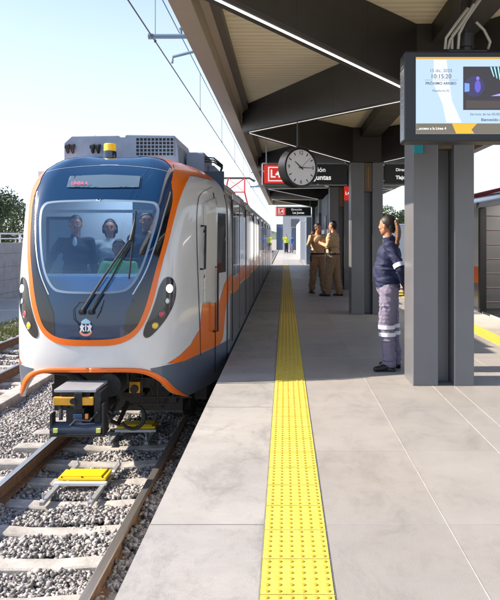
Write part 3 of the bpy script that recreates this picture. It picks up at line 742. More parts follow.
# underframe: dark block, coupler, hoses
ub = MB(); ub.box(TX-.8, TX+.8, 8.6, 38, -.75, -.03); ub.build('underframe', M['black'], train)
for (yb) in (9.6, 22.5):
    bg = MB()
    for s in (-1, 1):
        for yy in (0, 1.8): bg.cyl((TX+s*.75, yb+yy, RAIL+.36), .36, .12, 'x', 28)
        bg.box(TX+s*.95-.08, TX+s*.95+.08, yb-.4, yb+2.2, -.75, -.55)
    bg.cyl((TX, yb, RAIL+.36), .09, 1.5, 'x', 12); bg.cyl((TX, yb+1.8, RAIL+.36), .09, 1.5, 'x', 12)
    bg.build('bogie', M['darkmetal'], train, smooth=True)
u2 = MB()
u2.box(TX-.55, TX+.72, 7.75, 7.90, -.12, -.045); u2.tube([(TX-.4, 7.8, -.1), (TX-.15, 7.8, -.35), (TX, 8.2, -.5)], .04, 8)
u2.cyl((TX+.16, 7.75, -.20), .13, .5, 'y', 18); u2.tube([(TX-.85, 7.95, -.1), (TX-.3, 7.8, -.14), (TX-.15, 7.7, -.2)], .035, 8)
for (x, z, a, b_) in ((.45, -.3, .2, .12), (.62, -.28, .14, .16), (.3, -.44, .25, .06), (.75, -.5, .1, .1)): u2.box(TX+x-a/2, TX+x+a/2, 8.1, 8.5, z-b_/2, z+b_/2)
u2.build('underfloor_gear', M['darkmetal'], train, bevel=.006)
u3 = MB()
for (x, z, w_) in ((.34, -.22, .5), (.45, -.44, .6), (.30, -.52, .45)): u3.cyl((TX+x+.25, 7.98, z), .010, w_, 'x', 8)
for (x) in (.42, .6, .78): u3.cyl((TX+x, 7.99, -.33), .012, .42, 'z', 8)
u3.box(TX+.28, TX+.31, 7.8, 7.83, -.28, -.05); u3.build('pipework', M['darkmetal'], train)
boxo('horn_box', M['gold'], train, pt(129, 0, 8.0).x, pt(140, 0, 8.0).x, 8.0, 8.1, pt(0, 393, 8).z, pt(0, 382, 8).z, .006)
bz = MB(); bz.cyl(pt(134.5, 389, 7.98), .045, .07, 'y', 16); bz.build('horn', M['darkmetal'], train, smooth=True)
boxo('junction_box', M['white'], train, pt(162, 0, 8.0).x, pt(168, 0, 8.0).x, 8.0, 8.06, pt(0, 386, 8).z, pt(0, 380, 8).z, .004)
ls = MB(); c = pt(132, 417, 8.2); 
ls.tube([c+Vector((.15*math.cos(t), .02*math.sin(2*t), .14*math.sin(t))) for t in np.linspace(-2.6, 2.4, 26)], .022, 8)
ls.tube([pt(100, 408, 7.4), pt(108, 420, 7.6), pt(118, 424, 8.0), pt(128, 402, 8.2)], .028, 8); ls.tube([pt(112, 385, 8), pt(118, 400, 8), pt(112, 412, 7.9), pt(104, 405, 7.6)], .02, 8)
ls.tube([pt(150, 385, 8.0), pt(156, 400, 8.0), pt(163, 408, 8.1), pt(168, 396, 8.1)], .014, 8); ls.build('brake_hose', M['black'], train, smooth=True)
# coupler
D = 6.95
cp = MB(); cp.cyl((TX+.0, 7.6, -.47), .10, 1.1, 'y', 16); coup = cp.build('coupler', M['darkmetal'], train, smooth=True)
def cbox(name, m, xa, xb, ya, yb, d, dep, bev=.006):
    A, B = pt(xa, ya, d), pt(xb, yb, d); return boxo(name, m, coup, A.x, B.x, d, d+dep, B.z, A.z, bev)
cbox('face_plate', M['gold'], 53, 93, 397.5, 405.5, D, .05)
cbox('top_cover', M['galv'], 54, 96, 389.5, 392.5, D+.02, .45)
cbox('upper_housing', M['darkmetal'], 60, 90, 392.5, 398, D+.06, .35)
cbox('locking_block', M['black'], 74, 82, 393, 410, D-.01, .05); q = MB(); q.cyl(pt(73.5, 401, D-.005), .03, .05, 'y', 16); q.build('pin_hole', M['black'], coup, smooth=True)
cbox('side_guide', M['darkmetal'], 49.5, 52, 414, 437, D-.04, .12); cbox('side_guide', M['darkmetal'], 94, 101, 392, 437, D+.02, .3); cbox('side_guide', M['darkmetal'], 101.5, 104, 404, 437, D-.04, .12)
q = MB(); A, B = pt(51, 0, D), pt(102, 0, D); q.cyl(((A.x+B.x)/2, D+.03, pt(0, 430, D).z), .075, B.x-A.x, 'x', 20); q.build('contact_box', mat('coupler_navy', (.03, .045, .075), .45), coup, smooth=True)
cbox('base_plate', M['darkmetal'], 50, 103, 434, 437, D-.05, .25); 
for xa in (53, 96): cbox('warning_sticker', mat('sticker_%d' % xa, srgb(220, 225, 120), .5), xa, xa+4, 429, 433, D-.075, .03, 0)
cbox('latch', M['darkmetal'], 66, 84, 408, 424, D+.03, .2); cbox('latch_plate', mat('latch_blue', srgb(70, 95, 130), .4, metal=.5), 73, 82, 414, 424, D-.0, .03); cbox('label_tag', mat('tag_orange', srgb(245, 150, 60), .5), 85, 88, 414, 419, D-.0, .02, 0)
q = MB(); q.tube([pt(61, 420, D), pt(61, 408, D+.02), pt(60, 400, D+.1)], .02, 8); q.tube([pt(70, 426, D-.02), pt(76, 420, D-.03), pt(90, 421, D-.02), pt(98, 412, D)], .012, 8); q.tube([pt(96, 398, D+.1), pt(104, 408, D+.1), pt(110, 420, D+.4)], .018, 8); q.build('air_hose', M['black'], coup, smooth=True)
fix(train)

# pantograph: part of the train, near its far end
pg = MB(); Yp = 29.5; zt = 3.95
for s in (-1, 1):
    pg.tube([(TX+s*.5, Yp, 2.75), (TX+s*.40, Yp-.9, 3.3), (TX+s*.35, Yp, zt)], .03, 8); pg.tube([(TX-.5, Yp+s*.02, 2.7), (TX+.5, Yp+s*.02, 2.7)], .03, 6)
pg.tube([(TX-.40, Yp-.9, 3.3), (TX+.40, Yp-.9, 3.3)], .025, 6); pg.tube([(TX-.4, Yp-.9, 3.3), (TX+.35, Yp, zt)], .02, 6); pg.tube([(TX+.4, Yp-.9, 3.3), (TX-.35, Yp, zt)], .02, 6)
panto = pg.build('pantograph', M['red'], train); local(panto, train); 
pc = MB(); pc.tube([(TX-.8, Yp, zt-.12), (TX-.55, Yp, zt+.02), (TX+.55, Yp, zt+.02), (TX+.8, Yp, zt-.12)], .03, 8); pc.tube([(TX-.75, Yp+.3, zt-.12), (TX-.55, Yp+.3, zt+.02), (TX+.55, Yp+.3, zt+.02), (TX+.75, Yp+.3, zt-.12)], .03, 8)
pc.build('contact_bar', M['cable'], panto)
for s in (-.45, .45):
    q = MB(); q.cyl((TX+s, Yp, 2.58), .06, .3, n=12); q.build('insulator', M['red'], panto)

train.scale = (KS, KS, KS); train.location = (-1.888, 6.643, -.8295); TXM = TX; TX = TX_N; RAIL = RAIL_N
# ------------------------------------------------------------------ second train at the far platform edge
t2x = 3.76+1.325
tr2 = empty('train', (t2x, 9.6, -1.05)); tag(tr2, 'white train with an open doorway standing at the right platform behind the column', 'train')
P = [(-a, z) for a, z in HP]+[(a, z) for a, z in HP[::-1]][1:]
Y0, Y1, DA, DB, DT_ = 9.6, 20.4, 10.9, 13.15, 1.98
b = MB()
def seg(ya, yb, zlo=None, zhi=None, only_left=False):
    pp = P
    A = [b.bm.verts.new((t2x+a, ya, z)) for a, z in pp]; B = [b.bm.verts.new((t2x+a, yb, z)) for a, z in pp]
    for i in range(len(pp)-1):
        zm = (pp[i][1]+pp[i+1][1])/2
        if only_left and pp[i][0] < 0 and 0 <= zm <= 1.98: continue
        b.bm.faces.new((A[i], A[i+1], B[i+1], B[i]))
seg(Y0, DA); seg(DA, DB, only_left=True); seg(DB, Y1)
for yy in (Y0, Y1): b.bm.faces.new([b.bm.verts.new((t2x+a, yy, z)) for a, z in P])
bo = b.build('car_body', M['body'], tr2, smooth=True)
XL2 = t2x-1.325
for (ya, yb) in ((Y0, DA-.12), (DB+.12, Y1)):
    boxo('slate_band', M['slate'], tr2, XL2-.004, XL2+.02, ya, yb, -.43, .52); boxo('orange_stripe', M['orange'], tr2, XL2-.006, XL2+.02, ya, yb, .52, .84)
boxo('slate_sill', M['slate'], tr2, XL2-.004, XL2+.02, DA-.12, DB+.12, -.43, -.04)
for yy in (DA-.12, DB): boxo('door_frame', M['black'], tr2, XL2-.045, XL2+.08, yy, yy+.12, -.04, 1.98, .006)
boxo('door_header', M['alu'], tr2, XL2-.03, XL2+.05, DA-.12, DB+.12, 1.98, 2.06, .006)
boxo('added_fill_glow', mat('added_saloon_glow', (.9, .9, .9), .4, emis=(1, .97, .92), estr=3.5), tr2, XL2+.4, XL2+1.9, DA-.2, DB+.3, 2.12, 2.15)  # added glowing sheet, lifts the saloon brightness behind the open doorway
for (ya, yb) in ((DB+.30, DB+.82),): pass
boxo('floor', M['darkmetal'], tr2, XL2+.02, XL2+2.5, DA-1, DB+1.5, -.06, -.005)
boxo('far_wall', M['interior'], tr2, XL2+2.45, XL2+2.5, DA-1, DB+1.5, 0, 2.2)
boxo('partition', M['interior'], tr2, XL2+.05, XL2+.9, DB+.55, DB+.6, 0, 2.1)
pb = MB()
for k in range(7): z = .15+.28*k; pb.tube([(XL2+.12, DB+.3, z), (XL2+.8, DB+.3, z)], .014, 6)
pb.tube([(XL2+.12, DB+.3, 0), (XL2+.12, DB+.3, 2.0)], .025, 8); pb.tube([(XL2+.8, DB+.3, 0), (XL2+.8, DB+.3, 2.0)], .025, 8)
pb.build('handrail', mat('handrail_maroon', srgb(70, 30, 32), .4), tr2, smooth=True)
rr = MB(); rr.box(t2x-.7, t2x+.7, 10.5, 12.6, 2.35, 2.62); rr.build('roof_unit', M['acgrey'], tr2, bevel=.03)
q = MB()
for k in range(14): q.box(t2x-1.05+.02*k, t2x-.95+.02*k, 9.8+.33*k, 9.95+.33*k, 2.2, 2.34+.05*(k % 3))
q.tube([(t2x-1.1, 10, 2.3), (t2x-1.0, 15, 2.32)], .04, 8); q.build('roof_pipework', M['red'], tr2, bevel=.01)
q = MB(); q.box(t2x-1.0, t2x-.3, 11.0, 11.9, 2.38, 2.85); q.build('roof_box', mat('roof_box_blue', srgb(120, 142, 165), .5), tr2, bevel=.12)
fix(tr2)
# ------------------------------------------------------------------ canopy
cn = empty('station_canopy', (1.5, 6.8, 0)); tag(cn, 'dark steel platform canopy with bronze edge, wood soffit and light strips on grey columns', 'canopy')
CY0, CY1 = 4.15, 36.0
wood = bpy.data.materials.new('soffit_wood'); wood.use_nodes = True
nt = wood.node_tree; N = nt.nodes; L = nt.links; bs = N['Principled BSDF']; tc = N.new('ShaderNodeTexCoord')
mp = N.new('ShaderNodeMapping'); mp.inputs['Scale'].default_value = (1, 9, 1); L.new(tc.outputs['Object'], mp.inputs[0])
n1 = N.new('ShaderNodeTexNoise'); n1.inputs['Scale'].default_value = 2.2; n1.inputs['Detail'].default_value = 8; L.new(mp.outputs[0], n1.inputs[0])
wv = N.new('ShaderNodeTexWave'); wv.bands_direction = 'Y'; wv.inputs['Scale'].default_value = 2.6; wv.inputs['Distortion'].default_value = .6; L.new(tc.outputs['Object'], wv.inputs[0])
cr = N.new('ShaderNodeValToRGB'); cr.color_ramp.elements[0].position = .3; cr.color_ramp.elements[1].position = .7; cr.color_ramp.elements[0].color = srgb(238, 222, 182); cr.color_ramp.elements[1].color = srgb(252, 242, 212)
L.new(n1.outputs[0], cr.inputs[0]); mx = N.new('ShaderNodeMix'); mx.data_type = 'RGBA'; mx.blend_type = 'MULTIPLY'; mx.inputs[0].default_value = .18
L.new(cr.outputs[0], mx.inputs[6]); L.new(wv.outputs[0], mx.inputs[7]); L.new(mx.outputs[2], bs.inputs['Base Color']); bs.inputs['Roughness'].default_value = .55
boxo('soffit', wood, cn, -.56, 3.56, CY0+.12, CY1-.12, 3.42, 3.45)
boxo('roof_deck', M['roof'], cn, -.84, 3.84, CY0+.01, CY1-.01, 3.46, 3.60)
mt = Matrix(((1, 0, 0, 0), (0, 0, 1, 0), (0, 1, 0, 0), (0, 0, 0, 1)))
for s in (-1, 1):
    X = lambda v: 1.5+s*(v)      # distance from the centre line
    fp = [(X(2.35), 3.12), (X(2.18), 3.12), (X(2.18), 3.28), (X(2.12), 3.32), (X(2.12), 3.455), (X(2.35), 3.60), (X(2.39), 3.60)]
    f = MB(); f.prism(fp, CY0, CY1, mt); f.build('edge_fascia', M['fascia'], cn, bevel=.004)
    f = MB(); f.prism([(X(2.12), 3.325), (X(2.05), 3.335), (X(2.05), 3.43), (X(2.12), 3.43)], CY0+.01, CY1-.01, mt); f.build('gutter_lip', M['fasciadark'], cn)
for (ya, yb) in ((CY0-.02, CY0+.12), (CY1-.12, CY1+.02)):
    boxo('end_fascia', M['fascia'], cn, -.67, 3.67, ya, yb, 3.12, 3.6, .006)
boxo('spine_beam', M['beam'], cn, 1.38, 1.72, CY0+.12, CY1-.12, 3.24, 3.418)
def beam(p0, p1, z0, z1, lw=.014):
    a = Vector((p0[0], p0[1], 0)); c = Vector((p1[0], p1[1], 0)); d = (c-a).normalized(); s = Vector((-d.y, d.x, 0)); w = .085; b = MB()
    V = []
    for (p, z) in ((a, z0), (c, z1)):
        for q in (-w, w): V += [p+s*q+Vector((0, 0, z)), p+s*q+Vector((0, 0, 3.419))]
    b.add(V, [(0, 2, 3, 1), (4, 5, 7, 6), (0, 4, 6, 2), (1, 3, 7, 5), (0, 1, 5, 4), (2, 6, 7, 3)])
    o = b.build('diagonal_beam', M['beam'], cn, bevel=.006)
    b = MB()                            # panel seams: real thin grooves modelled as battens
    for t in (.33, .67):
        p = a.lerp(c, t); z = z0+(z1-z0)*t
        for q in (-1, 1):
            e = p+s*q*(w+.0005); b.add([e-d*.003+Vector((0, 0, z+.01)), e+d*.003+Vector((0, 0, z+.01)), e+d*.003+Vector((0, 0, 3.41)), e-d*.003+Vector((0, 0, 3.41))], [(0, 1, 2, 3)])
    b.build('panel_seam', M['black'], o)
    b = MB(); V = []
    for (t) in (.02, .98):
        p = a.lerp(c, t); z = z0+(z1-z0)*t
        for q in (-lw, lw): V += [p+s*q+Vector((0, 0, z-.004)), p+s*q+Vector((0, 0, z+.01))]
    b.add(V, [(0, 2, 3, 1), (4, 5, 7, 6), (0, 4, 6, 2), (1, 3, 7, 5), (0, 1, 5, 4), (2, 6, 7, 3)]); b.build('light_strip', M['led' if lw > .01 else 'led_dim'], o)
for k in range(5):
    yf = 6.53+6.1*k; yn = 4.5+6.1*k
    for s in (-1, 1):
        xc = 1.5+s*.26; xn = 1.5+s*2.08
        beam((xc, yf+.1), (xn, yn), 2.79, 3.02, .014 if k == 0 else .007)
        if k < 4: beam((xc, yf+.40), (xn, yn+6.1), 2.79, 3.02, .006)
    b = MB(); b.prism([(1.21, yf), (1.45, yf), (1.45, yf+.47), (1.21, yf+.47)], 0, 2.785); b.prism([(1.60, yf), (1.79, yf), (1.79, yf+.47), (1.60, yf+.47)], 0, 2.785)
    b.box(1.452, 1.598, yf+.20, yf+.24, 0, 2.785); c = b.build('column', M['column'], cn, bevel=.008)
    q = MB(); q.box(1.17, 1.83, yf-.0, yf+.47, 0, .004); q.bm.free()
    boxo('capital', M['beam'], c, 1.19, 1.81, yf-.03, yf+.50, 2.787, 3.42, .006)
    br = boxo('conduit_cover', mat('bronze_cover_%d' % k, srgb(110, 92, 74), .4, metal=.4), c, 1.453, 1.597, yf+.03, yf+.19, 2.25, 2.78, .004)
    boxo('cover_slot', M['gold'], br, 1.522, 1.528, yf+.026, yf+.03, 2.32, 2.70)
fix(cn)
# service room between the far columns
rm = empty('service_room', (1.5, 20.5, 0)); tag(rm, 'dark panelled service room between the columns behind the two khaki guards', 'room')
boxo('wall', M['wall_blue'], rm, 1.30, 1.95, 21.0, 24.6, 0, 2.75, .01); boxo('door', M['signblack'], rm, 1.28, 1.30, 21.6, 22.6, 0, 2.1, .004); boxo('wall', mat('charcoal_panel', srgb(60, 66, 76), .5), rm, 1.34, 1.95, 26.0, 30.7, 0, 2.75, .01)
boxo('door', M['signblack'], rm, 1.32, 1.34, 27, 28.0, 0, 2.1, .004)
boxo('wall', M['wall_blue'], rm, 1.12, 1.66, 36.2, 39.0, 0, 2.5, .01); boxo('wall', M['wall_light'], rm, .98, 1.4, 45, 60, 0, 2.5, .01)
fix(rm)
q = MB(); q.box(1.20, 1.58, 24.70, 24.80, 2.30, 2.78); q = q.build('electrical_cabinet', M['cabinet'], bevel=.01); tag(q, 'pale green box high on a column above the khaki guards', 'cabinet')

# ------------------------------------------------------------------ hanging signs
def l4sign(x0, x1, Y, z0, z1, l1, l2, label, red_left=True):
    r = empty('hanging_sign', ((x0+x1)/2, Y, z0)); tag(r, label, 'sign', 'black and red direction signs hanging from the canopy')
    h = z1-z0
    bd = boxo('board', M['signblack'], r, x0, x1, Y, Y+.08, z0, z1, .004)
    rd = None
    if red_left:
        rd = boxo('red_panel', M['signred'], r, x0, x0+.42, Y-.008, Y+.04, z0+.004, z1-.004)
        b = MB(); a0, a1, c0, c1 = x0+.075, x0+.345, z0+.045, z1-.045; t = .018
        b.box(a0, a1, Y-.014, Y-.007, c0, c0+t); b.box(a0, a1, Y-.014, Y-.007, c1-t, c1); b.box(a0, a0+t, Y-.014, Y-.007, c0+t, c1-t); b.box(a1-t, a1, Y-.014, Y-.007, c0+t, c1-t); b.build('line_badge_frame', M['signwhite'], rd)
        text('L4', .20, M['signwhite'], rd, (x0+.21, Y-.012, (z0+z1)/2), name='line_number', bold=.004)
    tx, al = (.75, 'RIGHT') if red_left else (x0+.20, 'LEFT')
    text(l1, .12 if red_left else .075, M['signwhite'], bd, (tx, Y-.004, z0+h*.72), align=al, name='sign_text', bold=.001); text(l2, .13 if red_left else .088, M['signwhite'], bd, (tx+(.10 if red_left else 0), Y-.004, z0+h*.32), align=al, name='sign_text', bold=.003)
    b = MB()
    for x in (x0+.04, x1-.04): b.tube([(x, Y+.04, z1), (x, Y+.04, 3.42)], .010, 8)
    b.tube([(x0-.03, Y+.04, z1+.02), (x1, Y+.04, z1+.02)], .014, 8); b.tube([(x0-.03, Y+.04, z0-.02), (x1, Y+.04, z0-.02)], .014, 8); b.tube([(x0-.03, Y+.04, z0-.02), (x0-.03, Y+.04, z1+.02)], .014, 8)
    b.build('hanger_frame', M['galv'], r); fix(r)
l4sign(-.385, 1.15, 12.72, 2.40, 2.755, 'Dirección', 'Las Juntas', 'black and red L4 direction sign half hidden behind the round clock')
l4sign(1.84, 3.38, 12.72, 2.40, 2.755, 'Dirección', 'Tlajomulco', 'black direction sign starting Tlajo between the first and second columns', red_left=False)
l4sign(-.385, 1.15, 30.5, 2.40, 2.755, 'Dirección', 'Las Juntas', 'small far black and red L4 sign above the two people at the platform end')
r = boxo('wall_sign', M['signred'], None, 1.60, 1.78, 18.68, 18.72, 2.42, 2.80, .004); tag(r, 'small red line sign on the third column left of the second column', 'sign'); text('L4', .12, M['signwhite'], r, (1.69, 18.675, 2.61), name='line_number', bold=.003)

# ------------------------------------------------------------------ clock
ck = empty('station_clock', (.172, 9.1, 2.325), R(0)); ck.rotation_euler = (0, 0, R(33)); tag(ck, 'round double sided station clock with pale dial hanging in a black case', 'clock')
RC = .262
b = MB(); n = 64
for y0_, y1_, ra, rb in ((-.085, .085, RC, RC),):
    pr = [(RC-.022, -.085), (RC, -.08), (RC, .08), (RC-.022, .085), (RC-.022, .07), (RC-.03, .07), (RC-.03, -.07), (RC-.022, -.07)]
    rings = [[b.bm.verts.new((r_*math.cos(2*PI*k/n), y_, r_*math.sin(2*PI*k/n))) for k in range(n)] for r_, y_ in pr]
    for i in range(len(rings)):
        A_, B_ = rings[i], rings[(i+1) % len(rings)]
        for k in range(n): b.bm.faces.new((A_[k], A_[(k+1) % n], B_[(k+1) % n], B_[k]))
b.build('case', M['tvblack'], ck, smooth=True)
for s in (-1, 1):
    b = MB(); b.cyl((0, s*.066, 0), RC-.024, .006, 'y', 64); dl = b.build('dial', M['clockface'], ck)
    b = MB()
    for k in range(12):
        if k % 3 == 0: continue
        a = PI/2-k*PI/6; c_, s_ = math.cos(a), math.sin(a); b.tube([(c_*.175, s*.0705, s_*.175), (c_*.215, s*.0705, s_*.215)], .006, 6)
    b.build('hour_marks', M['black'], dl)
    for tx_, k in (('12', 0), ('3', 3), ('6', 6), ('9', 9)):
        a = PI/2-k*PI/6*1; text(tx_, .07, M['black'], dl, (math.cos(a)*.19*(1 if s < 0 else -1), s*.071, math.sin(a)*.19), (PI/2, 0, 0 if s < 0 else PI), name='numeral')
    def hand(hname, ang, L_, w_, m, yy, tail=.04):
        a = PI/2-ang; mx_ = (1 if s < 0 else -1); d = Vector((math.cos(a)*mx_, 0, math.sin(a))); p = Vector((-d.z, 0, d.x))
        b = MB(); V = [-d*tail-p*w_, -d*tail+p*w_, d*L_+p*w_*.5, d*L_-p*w_*.5]; b.add([v+Vector((0, s*yy, 0)) for v in V]+[v+Vector((0, s*(yy+.002), 0)) for v in V], [(0, 1, 2, 3), (4, 7, 6, 5), (0, 4, 5, 1), (1, 5, 6, 2), (2, 6, 7, 3), (3, 7, 4, 0)]); b.build(hname, m, dl)
    hand('hour_hand', 2*PI*(10.25/12), .12, .009, M['black'], .072); hand('minute_hand', 2*PI*.25, .185, .006, M['darkmetal'], .0755); hand('second_hand', 2*PI*(8/60), .20, .002, M['darkmetal'], .079)
b = MB(); b.tube([(0, 0, RC), (0, 0, 3.0-2.325+.05)], .018, 10); b.cyl((0, 0, RC+.01), .035, .03, n=16); b.build('hanging_rod', M['tvblack'], ck)

# ------------------------------------------------------------------ passenger display
tv = empty('passenger_display', (1.42, 5.02, 1.0)); tag(tv, 'large hanging passenger information screen with black frame in front of the column', 'screen')
Dv = 5.0; A = pt(403.5, 51, Dv); zt_, zb_ = A.z, pt(0, 141.5, Dv).z; xl = pt(404.5, 0, Dv).x; xr = xl+1.42
tvb = boxo('cabinet', M['tvblack'], tv, xl, xr, Dv, Dv+.20, zb_, zt_, .012)
b = MB(); 
for k in range(11): z = zb_+.1+.045*k; b.box(xl-.003, xl+.002, Dv+.05, Dv+.15, z, z+.012)
b.build('side_vents', M['galv'], tvb)
boxo('side_panel', M['alu'], tvb, xl-.002, xl+.004, Dv+.02, Dv+.18, zb_+.02, zt_-.12)
fx0, fx1, fz0, fz1 = xl+.082, xr-.055, zb_+.055, zt_-.045
scr = boxo('screen', mat('screen_blue', (.02, .03, .05), .3, emis=srgb(196, 222, 244), estr=.52), tvb, fx0, fx1, Dv-.004, Dv+.01, fz0, fz1)
yy = Dv-.007
def flat(name, m, pts, lay=0):
    b = MB(); y0_ = Dv-.0045-.0015*lay; b.prism(pts, -(y0_), -(y0_)+.001, Matrix(((1, 0, 0, 0), (0, 0, -1, 0), (0, 1, 0, 0), (0, 0, 0, 1)))); return b.build(name, m, scr)
E_ = lambda n_, c, s_=.6: mat(n_, (.02, .02, .02), .4, emis=srgb(*c), estr=s_)
m_txt = E_('screen_text', (70, 88, 112), .7); W_ = fx1-fx0
flat('ticker', E_('ticker_taupe', (120, 112, 98), .55), [(fx0, fz0), (fx1, fz0), (fx1, fz0+.075), (fx0, fz0+.075)], 1)
flat('orange_shape', E_('screen_orange', (236, 170, 40), .7), [(fx0+.29, fz0+.002), (fx0+.42, fz0+.002), (fx0+.40, fz0+.03), (fx0+.44, fz0+.073), (fx0+.26, fz0+.073)], 2)
flat('top_stripe', E_('stripe_orange', (210, 160, 60), .6), [(fx0+.0, fz1-.016), (fx1, fz1-.016), (fx1, fz1-.001), (fx0+.0, fz1-.001)], 1)
flat('pale_swirl', E_('swirl', (222, 228, 236), .62), [(fx0+.22, fz0+.08), (fx0+.33, fz0+.08), (fx0+.26, fz0+.24), (fx0+.22, fz1-.02), (fx0+.13, fz1-.02), (fx0+.12, fz0+.38), (fx0+.19, fz0+.22)], 1)
px0 = fx0+.34; pz0, pz1 = fz1-.384, fz1-.07
flat('video', E_('video_dark', (58, 54, 58), .5), [(px0, pz0), (fx1-.05, pz0), (fx1-.05, pz1), (px0, pz1)], 3)
flat('video_figure', E_('video_violet', (92, 84, 190), .7), ell(px0+.105, pz0+.17, .022, .045), 4); flat('video_figure', E_('video_violet_head', (120, 112, 205), .7), ell(px0+.105, pz0+.228, .012, .014), 5); flat('video_glow', E_('video_glow', (60, 54, 96), .6), ell(px0+.08, pz0+.17, .075, .075, 32), 3.5)
flat('video_figure', E_('video_blue', (110, 150, 240), .7), [(px0+.01, pz0+.13), (px0+.045, pz0+.135), (px0+.045, pz0+.19), (px0+.01, pz0+.195)], 4)
flat('video_light', E_('video_violet2', (160, 130, 240), .8), [(px0+.20, pz0+.10), (px0+.45, pz0+.105), (px0+.40, pz0+.125), (px0+.27, pz0+.12)], 4)
flat('video_stage', E_('video_stage', (84, 74, 72), .5), [(px0+.02, pz0+.01), (fx1-.07, pz0+.01), (fx1-.07, pz0+.055), (px0+.02, pz0+.07)], 4)
for k in range(6): flat('video_ray', E_('video_cyan%d' % k, (150, 220, 235), .8), [(px0+.22+.022*k, pz0+.24-.012*k), (px0+.225+.022*k, pz0+.24-.012*k), (px0+.205+.026*k, pz0+.31), (px0+.195+.026*k, pz0+.31)], 4)
tl = lambda s_, z_, sz, x_=None, al='CENTER', m_=m_txt, b_=0: text(s_, sz, m_, scr, (x_ if x_ else fx0+.18, Dv-.0075, z_), align=al, name='screen_text', ext=.0006, bold=b_)
tl('15 dic. 2025', fz1-.10, .033); tl('10:15:20', fz1-.142, .044, b_=.0004); tl('PRÓXIMO ARRIBO', fz1-.192, .027, b_=.0006); tl('Plataforma 02', fz1-.245, .022)
flat('rule', m_txt, [(fx0+.06, fz1-.168), (fx0+.30, fz1-.168), (fx0+.30, fz1-.1665), (fx0+.06, fz1-.1665)], 2)
tl('Servicio de las 05:00 a', fz1-.415, .026, px0+.05, 'LEFT'); tl('Bienvenido a bordo', fz1-.455, .028, px0+.13, 'LEFT', b_=.0006)
tl('...acceso a la Línea 4', fz0+.038, .026, fx0+.005, 'LEFT', mat('ticker_text', (.5, .5, .5), .5, emis=(.9, .9, .9), estr=.7))
b = MB(); xm = pt(466, 0, 5.1).x; b.tube([(xm, 5.1, zt_-.01), (xm, 5.1, 3.25)], .045, 14); b.box(xm-.14, xm+.14, 5.04, 5.16, zt_-.005, zt_+.02); b.cyl((xm, 5.1, zt_+.10), .06, .1, n=16); b.build('mount_pole', M['tvblack'], tv, bevel=.003)
b = MB()
for (p0, p1, p2, p3) in (((445, 49), (446, 38), (456, 24), (468, 8)), ((452, 49), (452, 36), (462, 22), (474, 4)), ((458, 49), (459, 34), (466, 20), (484, -6)), ((488, 49), (490, 42), (484, 30), (476, 22)), ((448, 49), (450, 40), (460, 26), (480, -2))):
    b.tube([pt(*p0, 5.05), pt(*p1, 5.02), pt(*p2, 5.0), pt(*p3, 4.98)], .011, 8)
b.build('cable_conduit', mat('conduit', (.36, .35, .31), .4, metal=.5), tv, smooth=True)
fix(tv)
q = MB(); q.box(1.216, 1.30, 6.50, 6.527, 2.20, 2.36); q = q.build('column_plate', M['teal'], bevel=.002); tag(q, 'small teal plate on the first column just under the screen corner', 'sign')

# ------------------------------------------------------------------ people
def cap_mesh(b, p0, p1, r0, r1, flat_=None):
    p0, p1 = Vector(p0), Vector(p1); n = max(2, int((p1-p0).length/(min(r0, r1)*.5))+1)
    for k in range(n+1):
        t = k/n; b.ico(p0.lerp(p1, t), r0+(r1-r0)*t, 2 if r0 > .02 else 1, flat_ or (1, 1, 1))
from mathutils import noise as mn
def remesh(b, name, m, parent, vox, smooth=3, fold=0):
    me = bpy.data.meshes.new('t'); b.bm.to_mesh(me); b.bm.free(); o = bpy.data.objects.new('t', me)
    md = o.modifiers.new('r', 'REMESH'); md.mode = 'VOXEL'; md.voxel_size = vox
    sm = o.modifiers.new('s', 'SMOOTH'); sm.factor = .5; sm.iterations = smooth
    r = evaluate(o); bpy.data.meshes.remove(me)
    r.materials.clear(); r.materials.append(m)
    for p in r.polygons: p.use_smooth = True
    if fold:
        nn_ = [v.normal.copy() for v in r.vertices]
        for v, n_ in zip(r.vertices, nn_):
            c = v.co; q = mn.noise(Vector((c.x*4, c.y*4, c.z*3)))*2.2
            f = 1-abs(mn.noise(Vector((c.x*7+q, c.y*7, c.z*11+q*1.3))))*2.4
            v.co = c+n_*fold*(f-.45+.5*mn.noise(c*5))
    return link(name, r, parent)
J0 = dict(pelvis=(0, 0, .95), waist=(0, -.01, 1.08), chest=(0, -.01, 1.28), neck=(0, .01, 1.44), head=(0, -.01, 1.60),
          sl=(.175, .005, 1.385), el=(.225, .02, 1.11), wl=(.235, -.05, .88), sr=(-.175, .005, 1.385), er=(-.225, .02, 1.11), wr=(-.235, -.05, .88),
          hl=(.085, 0, .91), kl=(.095, -.015, .50), al=(.10, .025, .09), hr=(-.085, 0, .91), kr=(-.095, -.015, .50), ar=(-.10, .025, .09))
